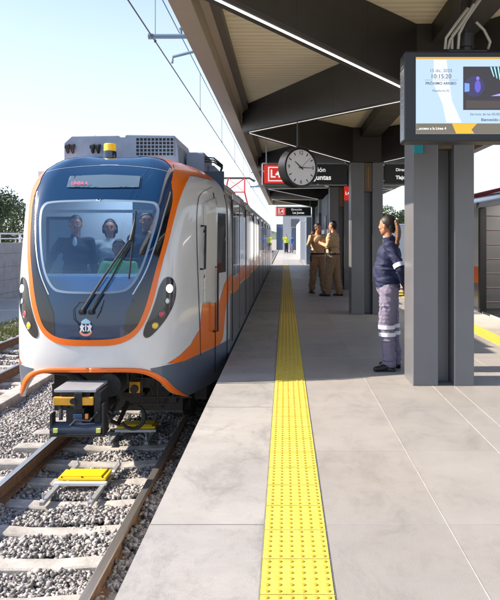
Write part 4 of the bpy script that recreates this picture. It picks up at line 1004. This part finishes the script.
def hand(b, w, d, palm, side, s, curl=.5, thin=1.0):
    d = Vector(d).normalized(); palm = Vector(palm); palm = (palm-d*palm.dot(d)).normalized(); x = d.cross(palm)*side   # x towards the thumb
    w = Vector(w)
    for k in np.linspace(-.026, .026, 5): cap_mesh(b, w+x*k*.6*s+d*.012*s, w+x*k*s+d*.075*s, .014*s, .012*s)
    for i, (k, L_) in enumerate(((.030, .068), (.010, .077), (-.010, .071), (-.029, .056))):
        base = w+x*k*s+d*.078*s; c1 = math.cos(curl); s1 = math.sin(curl); d1 = d*c1+palm*s1; d2 = d*math.cos(2*curl)+palm*math.sin(2*curl)
        m1 = base+d1*L_*.5*s; m2 = m1+d2*L_*.5*s; cap_mesh(b, base, m1, .0088*s*thin, .008*s*thin); cap_mesh(b, m1, m2, .008*s*thin, .0065*s*thin)
    tb = w+x*.026*s+d*.02*s; t1 = tb+(x*.7+d*.6+palm*.3).normalized()*.038*s; t2 = t1+(x*.2+d*.9+palm*.5).normalized()*.03*s
    cap_mesh(b, tb, t1, .012*s, .010*s); cap_mesh(b, t1, t2, .010*s, .008*s)
def person(label, loc, rz, H, J=None, top=None, legs=None, group=None, vox=.010, female=False, curls=(.4, .4), fat=1.0, hair='short', handdirs=None, topcol=True, headrot=0, short_sleeve=False, lower=True, belly=0):
    r = empty('person', loc, rz); tag(r, label, 'person', group); s = H/1.70; j = {k: Vector(v)*s for k, v in {**J0, **(J or {})}.items()}
    sh = .88 if female else 1.0
    if female:
        for k in ('sl', 'sr'): j[k].x *= .88
    b = MB(); hd = j['head']; hr_ = Matrix.Rotation(headrot, 3, 'Z'); hp = lambda x, y, z: hd+hr_ @ (Vector((x, y, z))*s)
    # skull, jaw, face
    b.ico(hp(0, .012, .018), .092*s, 3, (.82, 1.0, 1.02)); b.ico(hp(0, -.022, -.045), .066*s, 3, (.86, .88, .95)); b.ico(hp(0, -.055, -.085), .026*s, 2, (1.1, .8, .8))
    b.ico(hp(0, -.066, .030), .035*s, 2, (1.35, .5, .5)); cap_mesh(b, hp(0, -.084, .012), hp(0, -.096, -.020), .008*s, .0105*s); b.ico(hp(0, -.077, -.055), .018*s, 2, (1.2, .7, .75))
    for q in (-1, 1):
        b.ico(hp(q*.078, .008, -.012), .026*s, 2, (.38, .75, 1.2)); b.ico(hp(q*.040, -.062, -.030), .022*s, 2, (1, .7, .8)); b.ico(hp(q*.009, -.090, -.024), .008*s, 2)
    cap_mesh(b, j['neck']-Vector((0, 0, .05*s)), hd+Vector((0, .01*s, -.06*s)), .056*s*sh, .050*s*sh)
    cap_mesh(b, j['pelvis'], j['chest'], .085*s, .10*s)
    for q in 'lr':
        cap_mesh(b, j['chest']+Vector((0, 0, .06*s)), j['s'+q], .07*s, .045*s); cap_mesh(b, j['s'+q], j['e'+q], .042*s, .036*s); cap_mesh(b, j['e'+q], j['w'+q], .037*s, .024*s)
        cap_mesh(b, j['h'+q], j['k'+q], .072*s, .048*s); cap_mesh(b, j['k'+q], j['a'+q], .046*s, .032*s); cap_mesh(b, j['a'+q], j['a'+q]+Vector((0, -.10*s, -.045*s)), .03*s, .025*s)
        dd_ = (j['w'+q]-j['e'+q]).normalized(); pn = Vector((-1 if q == 'l' else 1, 0, 0)); 
        if handdirs and q in handdirs: dd_, pn = handdirs[q]
        hand(b, j['w'+q], dd_, pn, 1 if q == 'l' else -1, s, curls[0 if q == 'l' else 1])
    body = remesh(b, 'body', M['skin'], r, vox, 2)
    eb = MB()
    for q in (-1, 1): eb.ico(hp(q*.030, -.0655, .004), .0115*s, 2)
    eb.build('eyes', M['eye'], r, smooth=True); eb = MB()
    for q in (-1, 1): eb.ico(hp(q*.030, -.0752, .003), .0052*s, 2, (1, .5, 1))
    eb.build('irises', M['iris'], r, smooth=True)
    eb = MB(); eb.ico(hp(0, -.0885, -.053), .011*s, 2, (1.6, .4, .36)); eb.build('lips', M['lips'], r, smooth=True)
    eb = MB()
    for q in (-1, 1): eb.tube([hp(q*.014, -.0835, .022), hp(q*.032, -.081, .028), hp(q*.046, -.068, .024)], .0032*s, 6)
    eb.build('eyebrows', M['hair'], r, smooth=True)
    b = MB(); b.ico(hp(0, .018, .026), .097*s, 3, (.85, 1.0, 1.0)); b.ico(hp(0, .045, -.015), .066*s, 3, (1.02, .82, 1.1)); b.ico(hp(0, .052, -.045), .056*s, 3, (1.05, .8, 1.1))
    if hair == 'long':
        for q in (-1, 1): cap_mesh(b, hp(q*.07, .03, .02), hp(q*.085, .02, -.17), .03*s, .022*s)
        cap_mesh(b, hp(0, .07, 0), hp(0, .07, -.17), .06*s, .05*s, (1.3, .6, 1))
    hm = remesh(b, 'hair', M['hair'], r, max(vox*.7, .0055), 1)
    inv = hr_.inverted(); hb = bmesh.new(); hb.from_mesh(hm.data); dead = []
    for v in hb.verts:                                  # hairline: leave the face and the ears free
        l = (inv @ (v.co-hd))/s
        if l.z < .078 and l.y < -.064+(.080-l.z)*(.85 if hair != 'long' else .7): dead.append(v)
    bmesh.ops.delete(hb, geom=dead, context='VERTS'); hb.to_mesh(hm.data); hb.free()
    T = 1.0*fat
    if top:
        b = MB(); tk = .012*s
        b.ico(j['pelvis']+Vector((0, 0, .00)), .155*s*T, 3, (1.0 if not female else .98, .78, .62)); b.ico(j['waist']+Vector((0, -belly*s, 0)), .145*s*T, 3, (.98, .78+belly*2, .95)); b.ico(j['waist'].lerp(j['chest'], .55), .15*s*T, 3, (1.05*sh, .78, .9)); b.ico(j['chest'], .155*s*T, 3, (1.12*sh, .78, .85))
        b.ico(j['chest']+Vector((0, 0, .06*s)), .13*s, 3, (1.25*sh, .72, .7)); b.ico(j['pelvis']+Vector((0, 0, .05*s)), .158*s*T, 3, (1.0, .80, .45))
        for q3, (dz, dy) in enumerate(((.03, .012), (.10, -.012), (.17, .010), (.22, -.006))): b.ico(j['pelvis']+Vector((.01*(-1)**q3, dy-belly*.5, dz))*s, .153*s*T, 3, (1.0, .80, .16))
        for q in 'lr':
            cap_mesh(b, j['chest'].lerp(j['s'+q], .3)+Vector((0, .0, .05*s)), j['s'+q], .078*s, .062*s); cap_mesh(b, j['s'+q], j['e'+q], .062*s, .052*s)
            if not short_sleeve: cap_mesh(b, j['e'+q], j['e'+q].lerp(j['w'+q], .93), .052*s, .038*s)
        cap_mesh(b, j['neck']-Vector((0, 0, .035*s)), j['neck']+Vector((0, -.0, .012*s)), .068*s*sh, .060*s*sh)
        remesh(b, top[0], M[top[1]], r, vox, 2, .009)
    if legs and lower:
        b = MB(); b.ico(j['pelvis']+Vector((0, .008*s, -.03*s)), .150*s*T, 3, (1.0, .80, .75))
        for q in 'lr':
            cap_mesh(b, j['h'+q]+Vector((0, .01*s, -.02*s)), j['k'+q], .098*s*T, .080*s*T); cap_mesh(b, j['k'+q], j['a'+q]+Vector((0, 0, .005*s)), .080*s*T, .068*s*T); cap_mesh(b, j['a'+q]+Vector((0, 0, .02*s)), j['a'+q]+Vector((0, -.03*s, -.012*s)), .060*s, .058*s)
            for q3, z3 in enumerate((.72, .56, .34, .2, .13)): pz = j['h'+q].lerp(j['k'+q], (.91-z3)/.41) if z3 > .5 else j['k'+q].lerp(j['a'+q], (.5-z3)/.41); b.ico(pz+Vector((.012*(-1)**q3, -.01+.02*(q3 % 2), 0))*s, (.078-.002*q3)*s*T, 2, (1.08, 1.05, .35))
        remesh(b, legs[0], M[legs[1]], r, vox, 3, .008)
        for q in 'lr':
            b = MB(); a = j['a'+q]; yv = Vector((0, -1, 0)) if a.y < 9 else None
            fx = .25*(1 if q == 'l' else -1)*.3
            cap_mesh(b, a+Vector((0, .03, -.045))*s, a+Vector((fx*.5, -.075, -.05))*s, .040*s, .043*s, (1, 1, .95)); cap_mesh(b, a+Vector((fx*.5, -.075, -.055))*s, a+Vector((fx, -.15, -.06))*s, .042*s, .032*s, (1.05, 1, .9)); cap_mesh(b, a+Vector((0, .02, 0))*s, a+Vector((0, .015, -.03))*s, .045*s, .045*s)
            b.box(a.x-.035*s+fx*.3*s, a.x+.035*s+fx*.3*s, a.y-.17*s, a.y+.065*s, a.z-.088*s, a.z-.06*s)
            remesh(b, 'shoe', M['shoe'], r, max(vox*.8, .006), 1)
    r['_s'] = s
    return r, j, s
def ringband(parent, name, m, c, ax, rad, h, sx=1, sy=1):
    ax = Vector(ax).normalized(); rot = ax.to_track_quat('Z', 'Y').to_matrix(); b = MB(); n = 28; V = []
    for z, rr_ in ((-h/2, rad), (-h/2, rad-.01), (h/2, rad-.01), (h/2, rad)):
        V.append([b.bm.verts.new(Vector(c)+rot @ Vector((rr_*sx*math.cos(2*PI*k/n), rr_*sy*math.sin(2*PI*k/n), z))) for k in range(n)])
    for i in range(4):
        for k in range(n): b.bm.faces.new((V[i][k], V[i][(k+1) % n], V[(i+1) % 4][(k+1) % n], V[(i+1) % 4][k]))
    return b.build(name, m, parent, smooth=True)

# woman by the first column: faces the train, hands clasped behind her back
JW = dict(head=(0, -.015, 1.60), chest=(0, .01, 1.27), waist=(0, -.035, 1.08), pelvis=(0, -.01, .95), neck=(0, .015, 1.44), el=(.235, .13, 1.13), wl=(.07, .185, .955), er=(-.235, .13, 1.13), wr=(-.05, .195, .93), sl=(.18, .02, 1.38), sr=(-.18, .02, 1.38),
          kl=(.085, -.02, .50), al=(.085, .02, .09), kr=(-.085, .03, .50), ar=(-.085, .07, .09))
wm, jw, s = person('guard woman in navy jacket and mauve trousers standing hands behind back beside the first column', (1.10, 7.35, 0), R(-100), 1.63, JW, ('jacket', 'navy'), ('trousers', 'mauve'), vox=.0065, female=True, fat=1.10, belly=.006, curls=(.55, .7), headrot=R(-24),
    handdirs={'l': (Vector((-.8, .15, -.5)), Vector((0, -1, 0))), 'r': (Vector((.7, .2, -.65)), Vector((0, -1, 0)))})
for q in 'lr':
    m_ = jw['s'+q].lerp(jw['e'+q], .86); ringband(wm, 'sleeve_band', M['reflect'], m_, jw['e'+q]-jw['s'+q], .0585*s, .045)
    for z in (.485, .405): c = jw['k'+q].lerp(jw['a'+q], (.50-z)/.41); ringband(wm, 'trouser_band', M['reflect'], (c.x, c.y, z*s), (0, 0, 1), .0935*s, .040)
HR = Matrix.Rotation(R(-24), 3, 'Z'); hd = jw['head']; hq = lambda x, y, z: hd+HR @ (Vector((x, y, z))*s)
b = MB()
for k in range(9): b.ico(hq(0, .108+.013*k-.0014*k*k, .03-.026*k), (.034+.004*k-.0006*k*k)*s, 2, (1.15, .8, 1.1))
cap_mesh(b, hq(0, .125, -.20), hq(.0, .115, -.28), .028*s, .008*s); remesh(b, 'ponytail', M['hairsunlit'], wm, .006, 3, .002)
b = MB(); b.ico(hq(0, .112, .028), .030*s, 2, (1.15, .5, 1.15)); b.build('hair_tie', M['white'], wm, smooth=True)
b = MB(); b.ico(hq(.078, -.005, -.045), .007*s, 2); b.ico(hq(-.078, -.005, -.045), .007*s, 2); b.build('earrings', M['white'], wm, smooth=True)
for q in (1, -1):
    b = MB(); b.tube([Vector((q*.125, -.095, 1.06))*s, Vector((q*.150, -.055, 1.01))*s, Vector((q*.163, -.015, .975))*s], .0035*s, 6); b.build('pocket_zip', M['reflect'], wm, smooth=True)
ringband(wm, 'jacket_hem', M['suit'], (0, -.006*s, .915*s), (0, 0, 1), .157*s, .03, 1.0, .80)
b = MB()
for k in range(5): b.ico(Vector((-.085-.004*k, -.135+.02*k, 1.02-.004*k))*s, .006*s, 1)
b.bm.free()
ringband(wm, 'collar', M['navy'], jw['neck']+Vector((0, -.004, .0)), (0, -.12, 1), .069*s, .06, .95, 1.0)
for q in 'lr': ringband(wm, 'cuff', M['suit'], jw['e'+q].lerp(jw['w'+q], .93), jw['w'+q]-jw['e'+q], .045*s, .03)
b = MB(); b.box(.105*s, .155*s, -.085*s, .045*s, .62*s, .76*s); b.build('cargo_pocket', M['mauve'], wm, bevel=.012)
b = MB(); b.box(-.155*s, -.105*s, -.04*s, .08*s, .62*s, .76*s); b.build('cargo_pocket', M['mauve'], wm, bevel=.012)
# two guards in khaki
JA = dict(er=(-.27, -.06, 1.20), wr=(-.25, -.20, 1.40), el=(.24, -.02, 1.14), wl=(.17, -.23, 1.22), al=(.14, -.05, .09), ar=(-.13, .06, .09), kl=(.12, -.05, .5), kr=(-.11, .02, .5))
ga, ja, s = person('guard in khaki uniform raising one hand beside his colleague', (.83, 17.6, 0), R(22), 1.76, JA, ('shirt', 'khaki'), ('trousers', 'khakidark'), 'two guards in khaki uniforms chatting', vox=.011, fat=1.15, curls=(.5, .9), headrot=R(25), handdirs={'r': (Vector((.1, -.1, 1)), Vector((.5, -1, 0)))})
ringband(ga, 'belt', M['black'], (0, 0, .965*s), (0, 0, 1), .184*s, .045, 1, .82)
JB = dict(el=(.23, -.03, 1.13), wl=(.16, -.22, 1.20), er=(-.23, -.03, 1.13), wr=(-.14, -.22, 1.22), al=(.12, -.08, .09), kl=(.11, -.06, .5), ar=(-.12, .12, .09), kr=(-.10, .04, .5))
gb, jb, s = person('dark haired guard in khaki uniform with black belt turned towards the train', (1.16, 16.7, 0), R(-118), 1.80, JB, ('shirt', 'khaki'), ('trousers', 'khakidark'), 'two guards in khaki uniforms chatting', vox=.011, fat=1.2, curls=(.6, .6))
ringband(gb, 'belt', M['black'], (0, 0, .965*s), (0, 0, 1), .192*s, .045, 1, .82)
for gd, jj in ((ga, ja), (gb, jb)):
    b = MB(); b.box(.165, .205, -.03, .02, .98, 1.12); b.tube([(.185, -.005, 1.12), (.185, -.005, 1.19)], .006, 6); b.build('radio', M['black'], gd, bevel=.005)
    b = MB(); b.box(-.20, -.165, -.04, .04, .80, .96); b.build('pouch', M['black'], gd, bevel=.008)
    b = MB()
    for q in 'lr': c = jj['s'+q]; b.box(c.x-.05, c.x+.03, c.y-.025, c.y+.025, c.z+.055, c.z+.068)
    b.build('epaulettes', M['suit'], gd, bevel=.004)
# far end of the platform
fa, jf, s = person('distant person in yellow high visibility vest at the platform end', (.12, 66, 0), R(20), 1.72, dict(er=(-.32, -.1, 1.25), wr=(-.40, -.2, 1.45)), ('vest', 'hiviz'), ('trousers', 'suit'), vox=.02, fat=1.15)
fb, jf, s = person('distant person in blue shirt and pale trousers beside the yellow vest', (.62, 66.5, 0), R(-30), 1.70, None, ('shirt', 'shirtblue'), ('trousers', 'mauve'), vox=.02, fat=1.05)
# in the cab
for_cab = lambda x, d, z: (-1.888+(pt(x, 0, d).x-TXM)*KS, 6.643+(d+.15-7.3)*KS, -.8295+(z+1.05)*KS)
ms, jm, s = person('man in dark suit and white shirt standing at the left of the cab', for_cab(72, 8.6, -.06), R(12), 1.58, dict(er=(-.30, 0, 1.15), wr=(-.34, -.12, .98)), ('suit_jacket', 'suit'), ('trousers', 'suit'), vox=.012)
b = MB(); b.ico((0, -.112*s, 1.37*s), .05*s, 3, (.5, .35, 1.5)); b.build('shirt_front', M['white'], ms, smooth=True)
wc, jc, s = person('dark haired woman standing in the middle of the cab behind the driver', for_cab(107, 8.8, -.06), R(10), 1.54, None, ('blouse', 'wall_light'), ('trousers', 'suit'), vox=.012, female=True, hair='long')
dr, jd, s = person('driver in lime green vest sitting low behind the windshield', for_cab(116, 8.3, -.30), R(8), 1.52, dict(kl=(.12, -.34, .80), kr=(-.12, -.34, .80), al=(.12, -.30, .38), ar=(-.12, -.30, .38), el=(.24, -.12, 1.15), wl=(.16, -.32, 1.12), er=(-.24, -.12, 1.15), wr=(-.16, -.32, 1.12)), ('vest', 'green'), ('trousers', 'suit'), vox=.012)
person('man in dark shirt standing at the right of the cab behind the wiper', for_cab(144, 8.7, -.06), R(14), 1.62, dict(el=(.2, -.12, 1.2), wl=(.1, -.2, 1.38)), ('shirt', 'suit'), ('trousers', 'suit'), vox=.012)
st = MB(); X_ = pt(116, 0, 8.3).x; st.box(X_-.24, X_+.24, 8.28, 8.72, .50, .60); st.box(X_-.24, X_+.24, 8.66, 8.76, .60, 1.15); st.box(X_-.06, X_+.06, 8.45, 8.57, -.06, .5)
o = st.build('driver_seat', M['suit'], train, bevel=.02); o.matrix_basis = Matrix.Translation((-TXM, -7.3, 1.05)) @ o.matrix_basis

# ------------------------------------------------------------------ overhead line
wz = CH+2.965; mz = CH+3.80
def wire(name, X, z, y0, y1, label, r_=.008, sag=0, n=1):
    b = MB(); N_ = 60; b.tube([(X, y0+(y1-y0)*k/N_, z) for k in range(N_+1)], r_, 6); o = b.build(name, M['cable']); tag(o, label, 'wire', 'overhead wires'); return o
wire('contact_wire', TX, wz, -5, 150, 'lower overhead contact wire above the near train', .011)
wire('messenger_wire', TX, mz, -5, 150, 'upper overhead messenger wire above the near train, partly hidden by the canopy', .009)
wire('contact_wire', -5.51, wz, 20, 150, 'overhead wire above the empty left track behind the train', .009)
for k in range(14):
    y = 4.9+5.5*k; b = MB(); b.tube([(TX, y, wz), (TX, y, mz)], .006, 6); b.box(TX-.015, TX+.015, y-.02, y+.02, wz-.015, wz+.02); o = b.build('dropper', M['cable']); tag(o, ['thin vertical dropper between the overhead wires, nearest one', 'thin vertical dropper joining the two overhead wires'][0 if k == 0 else 1], 'dropper', 'droppers between the overhead wires')
def mast(Y, X, label):
    r = empty('catenary_mast', (X, Y, 3.6)); tag(r, label, 'mast', 'catenary masts above the canopy')
    z = CH+(238-37)/F*10.18
    b = MB(); b.box(X-.12, X+.12, Y-.12, Y+.12, 3.605, 7.2); b.build('post', M['galv'], r, bevel=.01)
    b = MB(); b.tube([(TX-.05, Y, z+.01), (X, Y, z+.01)], .035, 10); b.tube([(TX, Y, mz), (X, Y, mz+.6)], .03, 10); b.cyl((TX-.03, Y, z+.01), .045, .06, 'x', 12); b.build('arm', M['insul'], r, smooth=True)
    b = MB()
    for q in range(4): b.cyl((TX+.47+.06*q, Y, z+.12), .055, .025, 'x', 14)
    b.tube([(TX+.40, Y, z+.12), (TX+.75, Y, z+.12)], .022, 8); b.tube([(TX+.42, Y, z), (TX+.42, Y, z+.14)], .02, 8); b.build('insulator', M['insul'], r, smooth=True)
    P = pt(174, 62, 12.0); b = MB(); b.tube([(P.x, Y+1.6, wz+.02), (P.x+.02, Y+1.6, wz+.13), (P.x+.7, Y+1.6, wz+.30), (X, Y+1.6, wz+.6)], .026, 8); b.tube([(X, Y+1.6, wz+.6), (X, Y, wz+.6)], .03, 8); b.build('steady_arm', M['insul'], r, smooth=True)
    fix(r)
mast(10.18, 1.5, 'steel overhead line mast above the canopy near the clock with arm reaching over the train')
mast(40.0, 4.4, 'distant overhead line mast beyond the canopy end')

# ------------------------------------------------------------------ surroundings
b = MB(); b.box(-8.1, -6.85, 2, 150, -1.3, -1.09); tag(b.build('grass_verge', mat('verge_soil', (.12, .13, .05), .95, noise=.4, scale=12)), kind='structure')
def blades(name, x0, x1, y0, y1, n, z, h, seed):
    r = np.random.default_rng(seed); P = np.stack([r.uniform(x0, x1, n), r.uniform(y0, y1, n), np.full(n, z)], 1); a = r.uniform(0, 2*PI, n); w_ = r.uniform(.006, .014, n); hh = h*r.uniform(.4, 1.2, n)
    D_ = np.stack([np.cos(a)*w_, np.sin(a)*w_, 0*a], 1); L_ = np.stack([r.normal(0, .05, n), r.normal(0, .05, n), hh], 1); V = np.stack([P-D_, P+D_, P+L_], 1).reshape(-1, 3)
    me = bpy.data.meshes.new(name); me.from_pydata(V.tolist(), [], np.arange(3*n).reshape(-1, 3).tolist()); me.materials.append(M.setdefault('grassb', mat('grass_blade', (.14, .17, .045), .7, noise=.4, scale=2))); return link(name, me)
tag(blades('grass', -8.1, -6.8, 13, 38, 22000, -1.10, .14, 5), 'green grass verge beyond the empty left track', 'grass', kind='stuff')
b = MB(); b.box(-11.6, -8.1, 2, 150, -1.3, -1.11); tag(b.build('gravel_path', mat('pale_gravel', (.42, .39, .34), .95, noise=.15, scale=20, bump=.6)), kind='structure')
b = MB(); y = 12
while y < 160: b.box(-11.9, -11.6, y, y+3.97, -1.5, 1.2); y += 4
o = b.build('retaining_wall', mat('wall_block_grey', (.36, .36, .36), .9, noise=.15, scale=3, bump=.3)); o2 = o; tag(o, 'long grey concrete retaining wall left of the tracks', 'wall')
b = MB(); 
for k in range(4): b.box(-11.597, -11.592, 12, 160, -.9+.55*k, -.885+.55*k)
b.build('course_joints', M['groutdark'], o)
r = empty('railing', (-11.75, 12, 1.2)); tag(r, 'white railing on top of the grey retaining wall', 'railing')
b = MB()
for k in range(60): y = 13+2.2*k; b.box(-11.79, -11.71, y-.04, y+.04, 1.2, 1.62)
b.build('posts', M['white'], r)['kind'] = 'stuff'
boxo('rail', M['white'], r, -11.78, -11.72, 12, 150, 1.55, 1.62); boxo('rail', M['white'], r, -11.77, -11.73, 12, 150, 1.35, 1.40); fix(r)

leafmats = [M['leafdark'], mat('leaf_mid', (.07, .11, .04), .6, noise=.3, scale=2)]
def tree(x, y, z0, h, w_, n, label, seed, group='trees around the station', ls=.16):
    r = np.random.default_rng(seed); t = empty('tree', (x, y, z0)); tag(t, label, 'tree', group)
    b = MB(); b.tube([(0, 0, 0), (.05, .03, h*.3), (-.05, .02, h*.6), (0, 0, h*.85)], [w_*.045, w_*.035, w_*.022, .02], 8)
    cl = []
    for k in range(14):
        a = r.uniform(0, 2*PI); rad = w_*.5*math.sqrt(r.uniform(.1, 1))*.75; zz = h*r.uniform(.38, .92); rad *= (1.1-abs(zz/h-.6)); c = Vector((math.cos(a)*rad, math.sin(a)*rad, zz)); cl.append((c, w_*r.uniform(.13, .24)))
        b.tube([(0, 0, h*r.uniform(.25, .5)), c*.6+Vector((0, 0, h*.15)), c], [w_*.018, w_*.01, .008], 5)
    b.build('trunk', M['bark'], t)
    V = []; 
    for k in range(n):
        c, R_ = cl[r.integers(len(cl))]; d = r.normal(0, 1, 3); d /= np.linalg.norm(d); p = np.array(c)+d*R_*r.uniform(.3, 1.1)**.6*np.array([1, 1, .75]); e = r.normal(0, 1, 3); e /= np.linalg.norm(e); f = np.cross(e, r.normal(0, 1, 3)); f /= np.linalg.norm(f); q = ls*r.uniform(.5, 1.2)
        V += [p-e*q*.5, p+f*q*.35, p+e*q*.5, p-f*q*.35]
    me = bpy.data.meshes.new('crown'); me.from_pydata([tuple(v) for v in V], [], [(4*k, 4*k+1, 4*k+2, 4*k+3) for k in range(len(V)//4)]); me.materials.append(leafmats[seed % 2]); link('crown', me, t)
LB = ['dark tree behind the railing at the left edge of the picture', 'broad tree standing behind the wall, second from the left edge', 'bushy tree beyond the left wall behind the train', 'tall tree beyond the left wall behind the train', 'round tree beyond the left wall farther along the track', 'loose tree beyond the left wall farther along the track', 'far tree beyond the left wall near the track end', 'farthest tree beyond the left wall']
for i, (x, y, h, w_) in enumerate([(-16.5, 38, 5.6, 5), (-18.5, 45, 6.6, 5.5), (-19, 58, 6, 6), (-16, 70, 7, 6), (-18, 86, 6, 6), (-15, 104, 7, 7), (-14, 128, 7, 7), (-12, 150, 8, 8)]):
    tree(x, y, -1.5, h, w_, 6500 if i < 3 else 3000, LB[i], 10+i)
tree(9.6, 62, -1.5, 6.2, 4.2, 5000, 'dark treetop seen between the woman in navy and the second column', 31, ls=.2)
tree(15, 66, -1.5, 5.2, 4, 3000, 'green tree behind the right train beside the pale house', 32, ls=.2)
tree(6.5, 95, -1.5, 6, 6, 3000, 'far tree beyond the right platform', 33, ls=.25)
bw = MB(); bw.box(6.2, 26, 40, 40.25, -1.35, 2.15); bw = bw.build('boundary_wall', M['wall_light'], bevel=.02); tag(bw, 'long pale boundary wall beyond the right track, in front of the pale house', 'wall'); boxo('wall_cap', M['white'], bw, 6.1, 26.1, 39.95, 40.3, 2.152, 2.22)
# pale house beyond the right platform
hx = pt(402, 0, 75).x; h = empty('house', (hx, 75, -1.5)); tag(h, 'pale two storey house seen between the columns behind the woman in navy', 'house')
boxo('wall', M['wall_light'], h, hx-.9, hx+7, 75, 83, -1.5, 3.0); boxo('roof_room', M['wall_light'], h, hx-.1, hx+2.2, 75.5, 79, 3.0, 4.3); boxo('parapet', M['white'], h, hx-1.0, hx+7.1, 74.9, 83.1, 3.0, 3.25)
for k in range(4):
    wdw = boxo('window', M['glassy'], h, hx-.2+1.7*k, hx+.6+1.7*k, 74.97, 75.01, 1.5, 2.5); boxo('sill', M['white'], wdw, hx-.3+1.7*k, hx+.7+1.7*k, 74.9, 75.02, 1.38, 1.46)
    wdw = boxo('window', M['glassy'], h, hx-.2+1.7*k, hx+.6+1.7*k, 74.97, 75.01, -.8, .2)
fix(h)
# building at the platform end
e = empty('station_building', (1.5, 80, 0)); tag(e, 'light grey station building at the far end of the platform', 'building')
boxo('wall', M['wall_light'], e, -.25, 4.2, 80, 90, 0, 4.2); boxo('wall', M['wall_blue'], e, -1.0, -.26, 80.3, 84, 0, 3.0); boxo('door', mat('door_blue', srgb(70, 90, 120), .5), e, -.9, -.35, 80.24, 80.3, 0, 2.6); boxo('door', M['wall_blue'], e, .75, 1.6, 79.95, 80, 0, 2.6); boxo('panel', M['column'], e, .70, 1.65, 79.93, 79.99, 2.7, 3.6)
fix(e)
# distant hills
b = MB(); r = np.random.default_rng(3); n = 90; pts = []
for k in range(n):
    a = -1.2+2.4*k/(n-1); pts.append((math.sin(a)*1300, math.cos(a)*1300, -2+16+12*math.sin(k*.35)+7*math.sin(k*.93+1)+r.uniform(0, 3)))
V = []; 
for (x, y, z) in pts: V += [(x*.92, y*.92, -2), (x, y, z), (x*1.15, y*1.15, -2)]
Fc = []
for k in range(n-1):
    for q in (0, 1): Fc.append((3*k+q, 3*k+q+1, 3*k+q+4, 3*k+q+3))
me = bpy.data.meshes.new('hills'); me.from_pydata(V, [], Fc); me.materials.append(mat('hill_scrub', (.12, .14, .09), .95, noise=.3, scale=.02)); tag(link('hills', me), kind='structure')
for o in list(S.objects):
    for k in ('_f', '_s'):
        if k in o: del o[k]
for o in S.objects:                       # parent-space safety: nothing hidden, nothing viewer-only
    o.hide_render = False

bpy.data.scenes.remove(TMP)
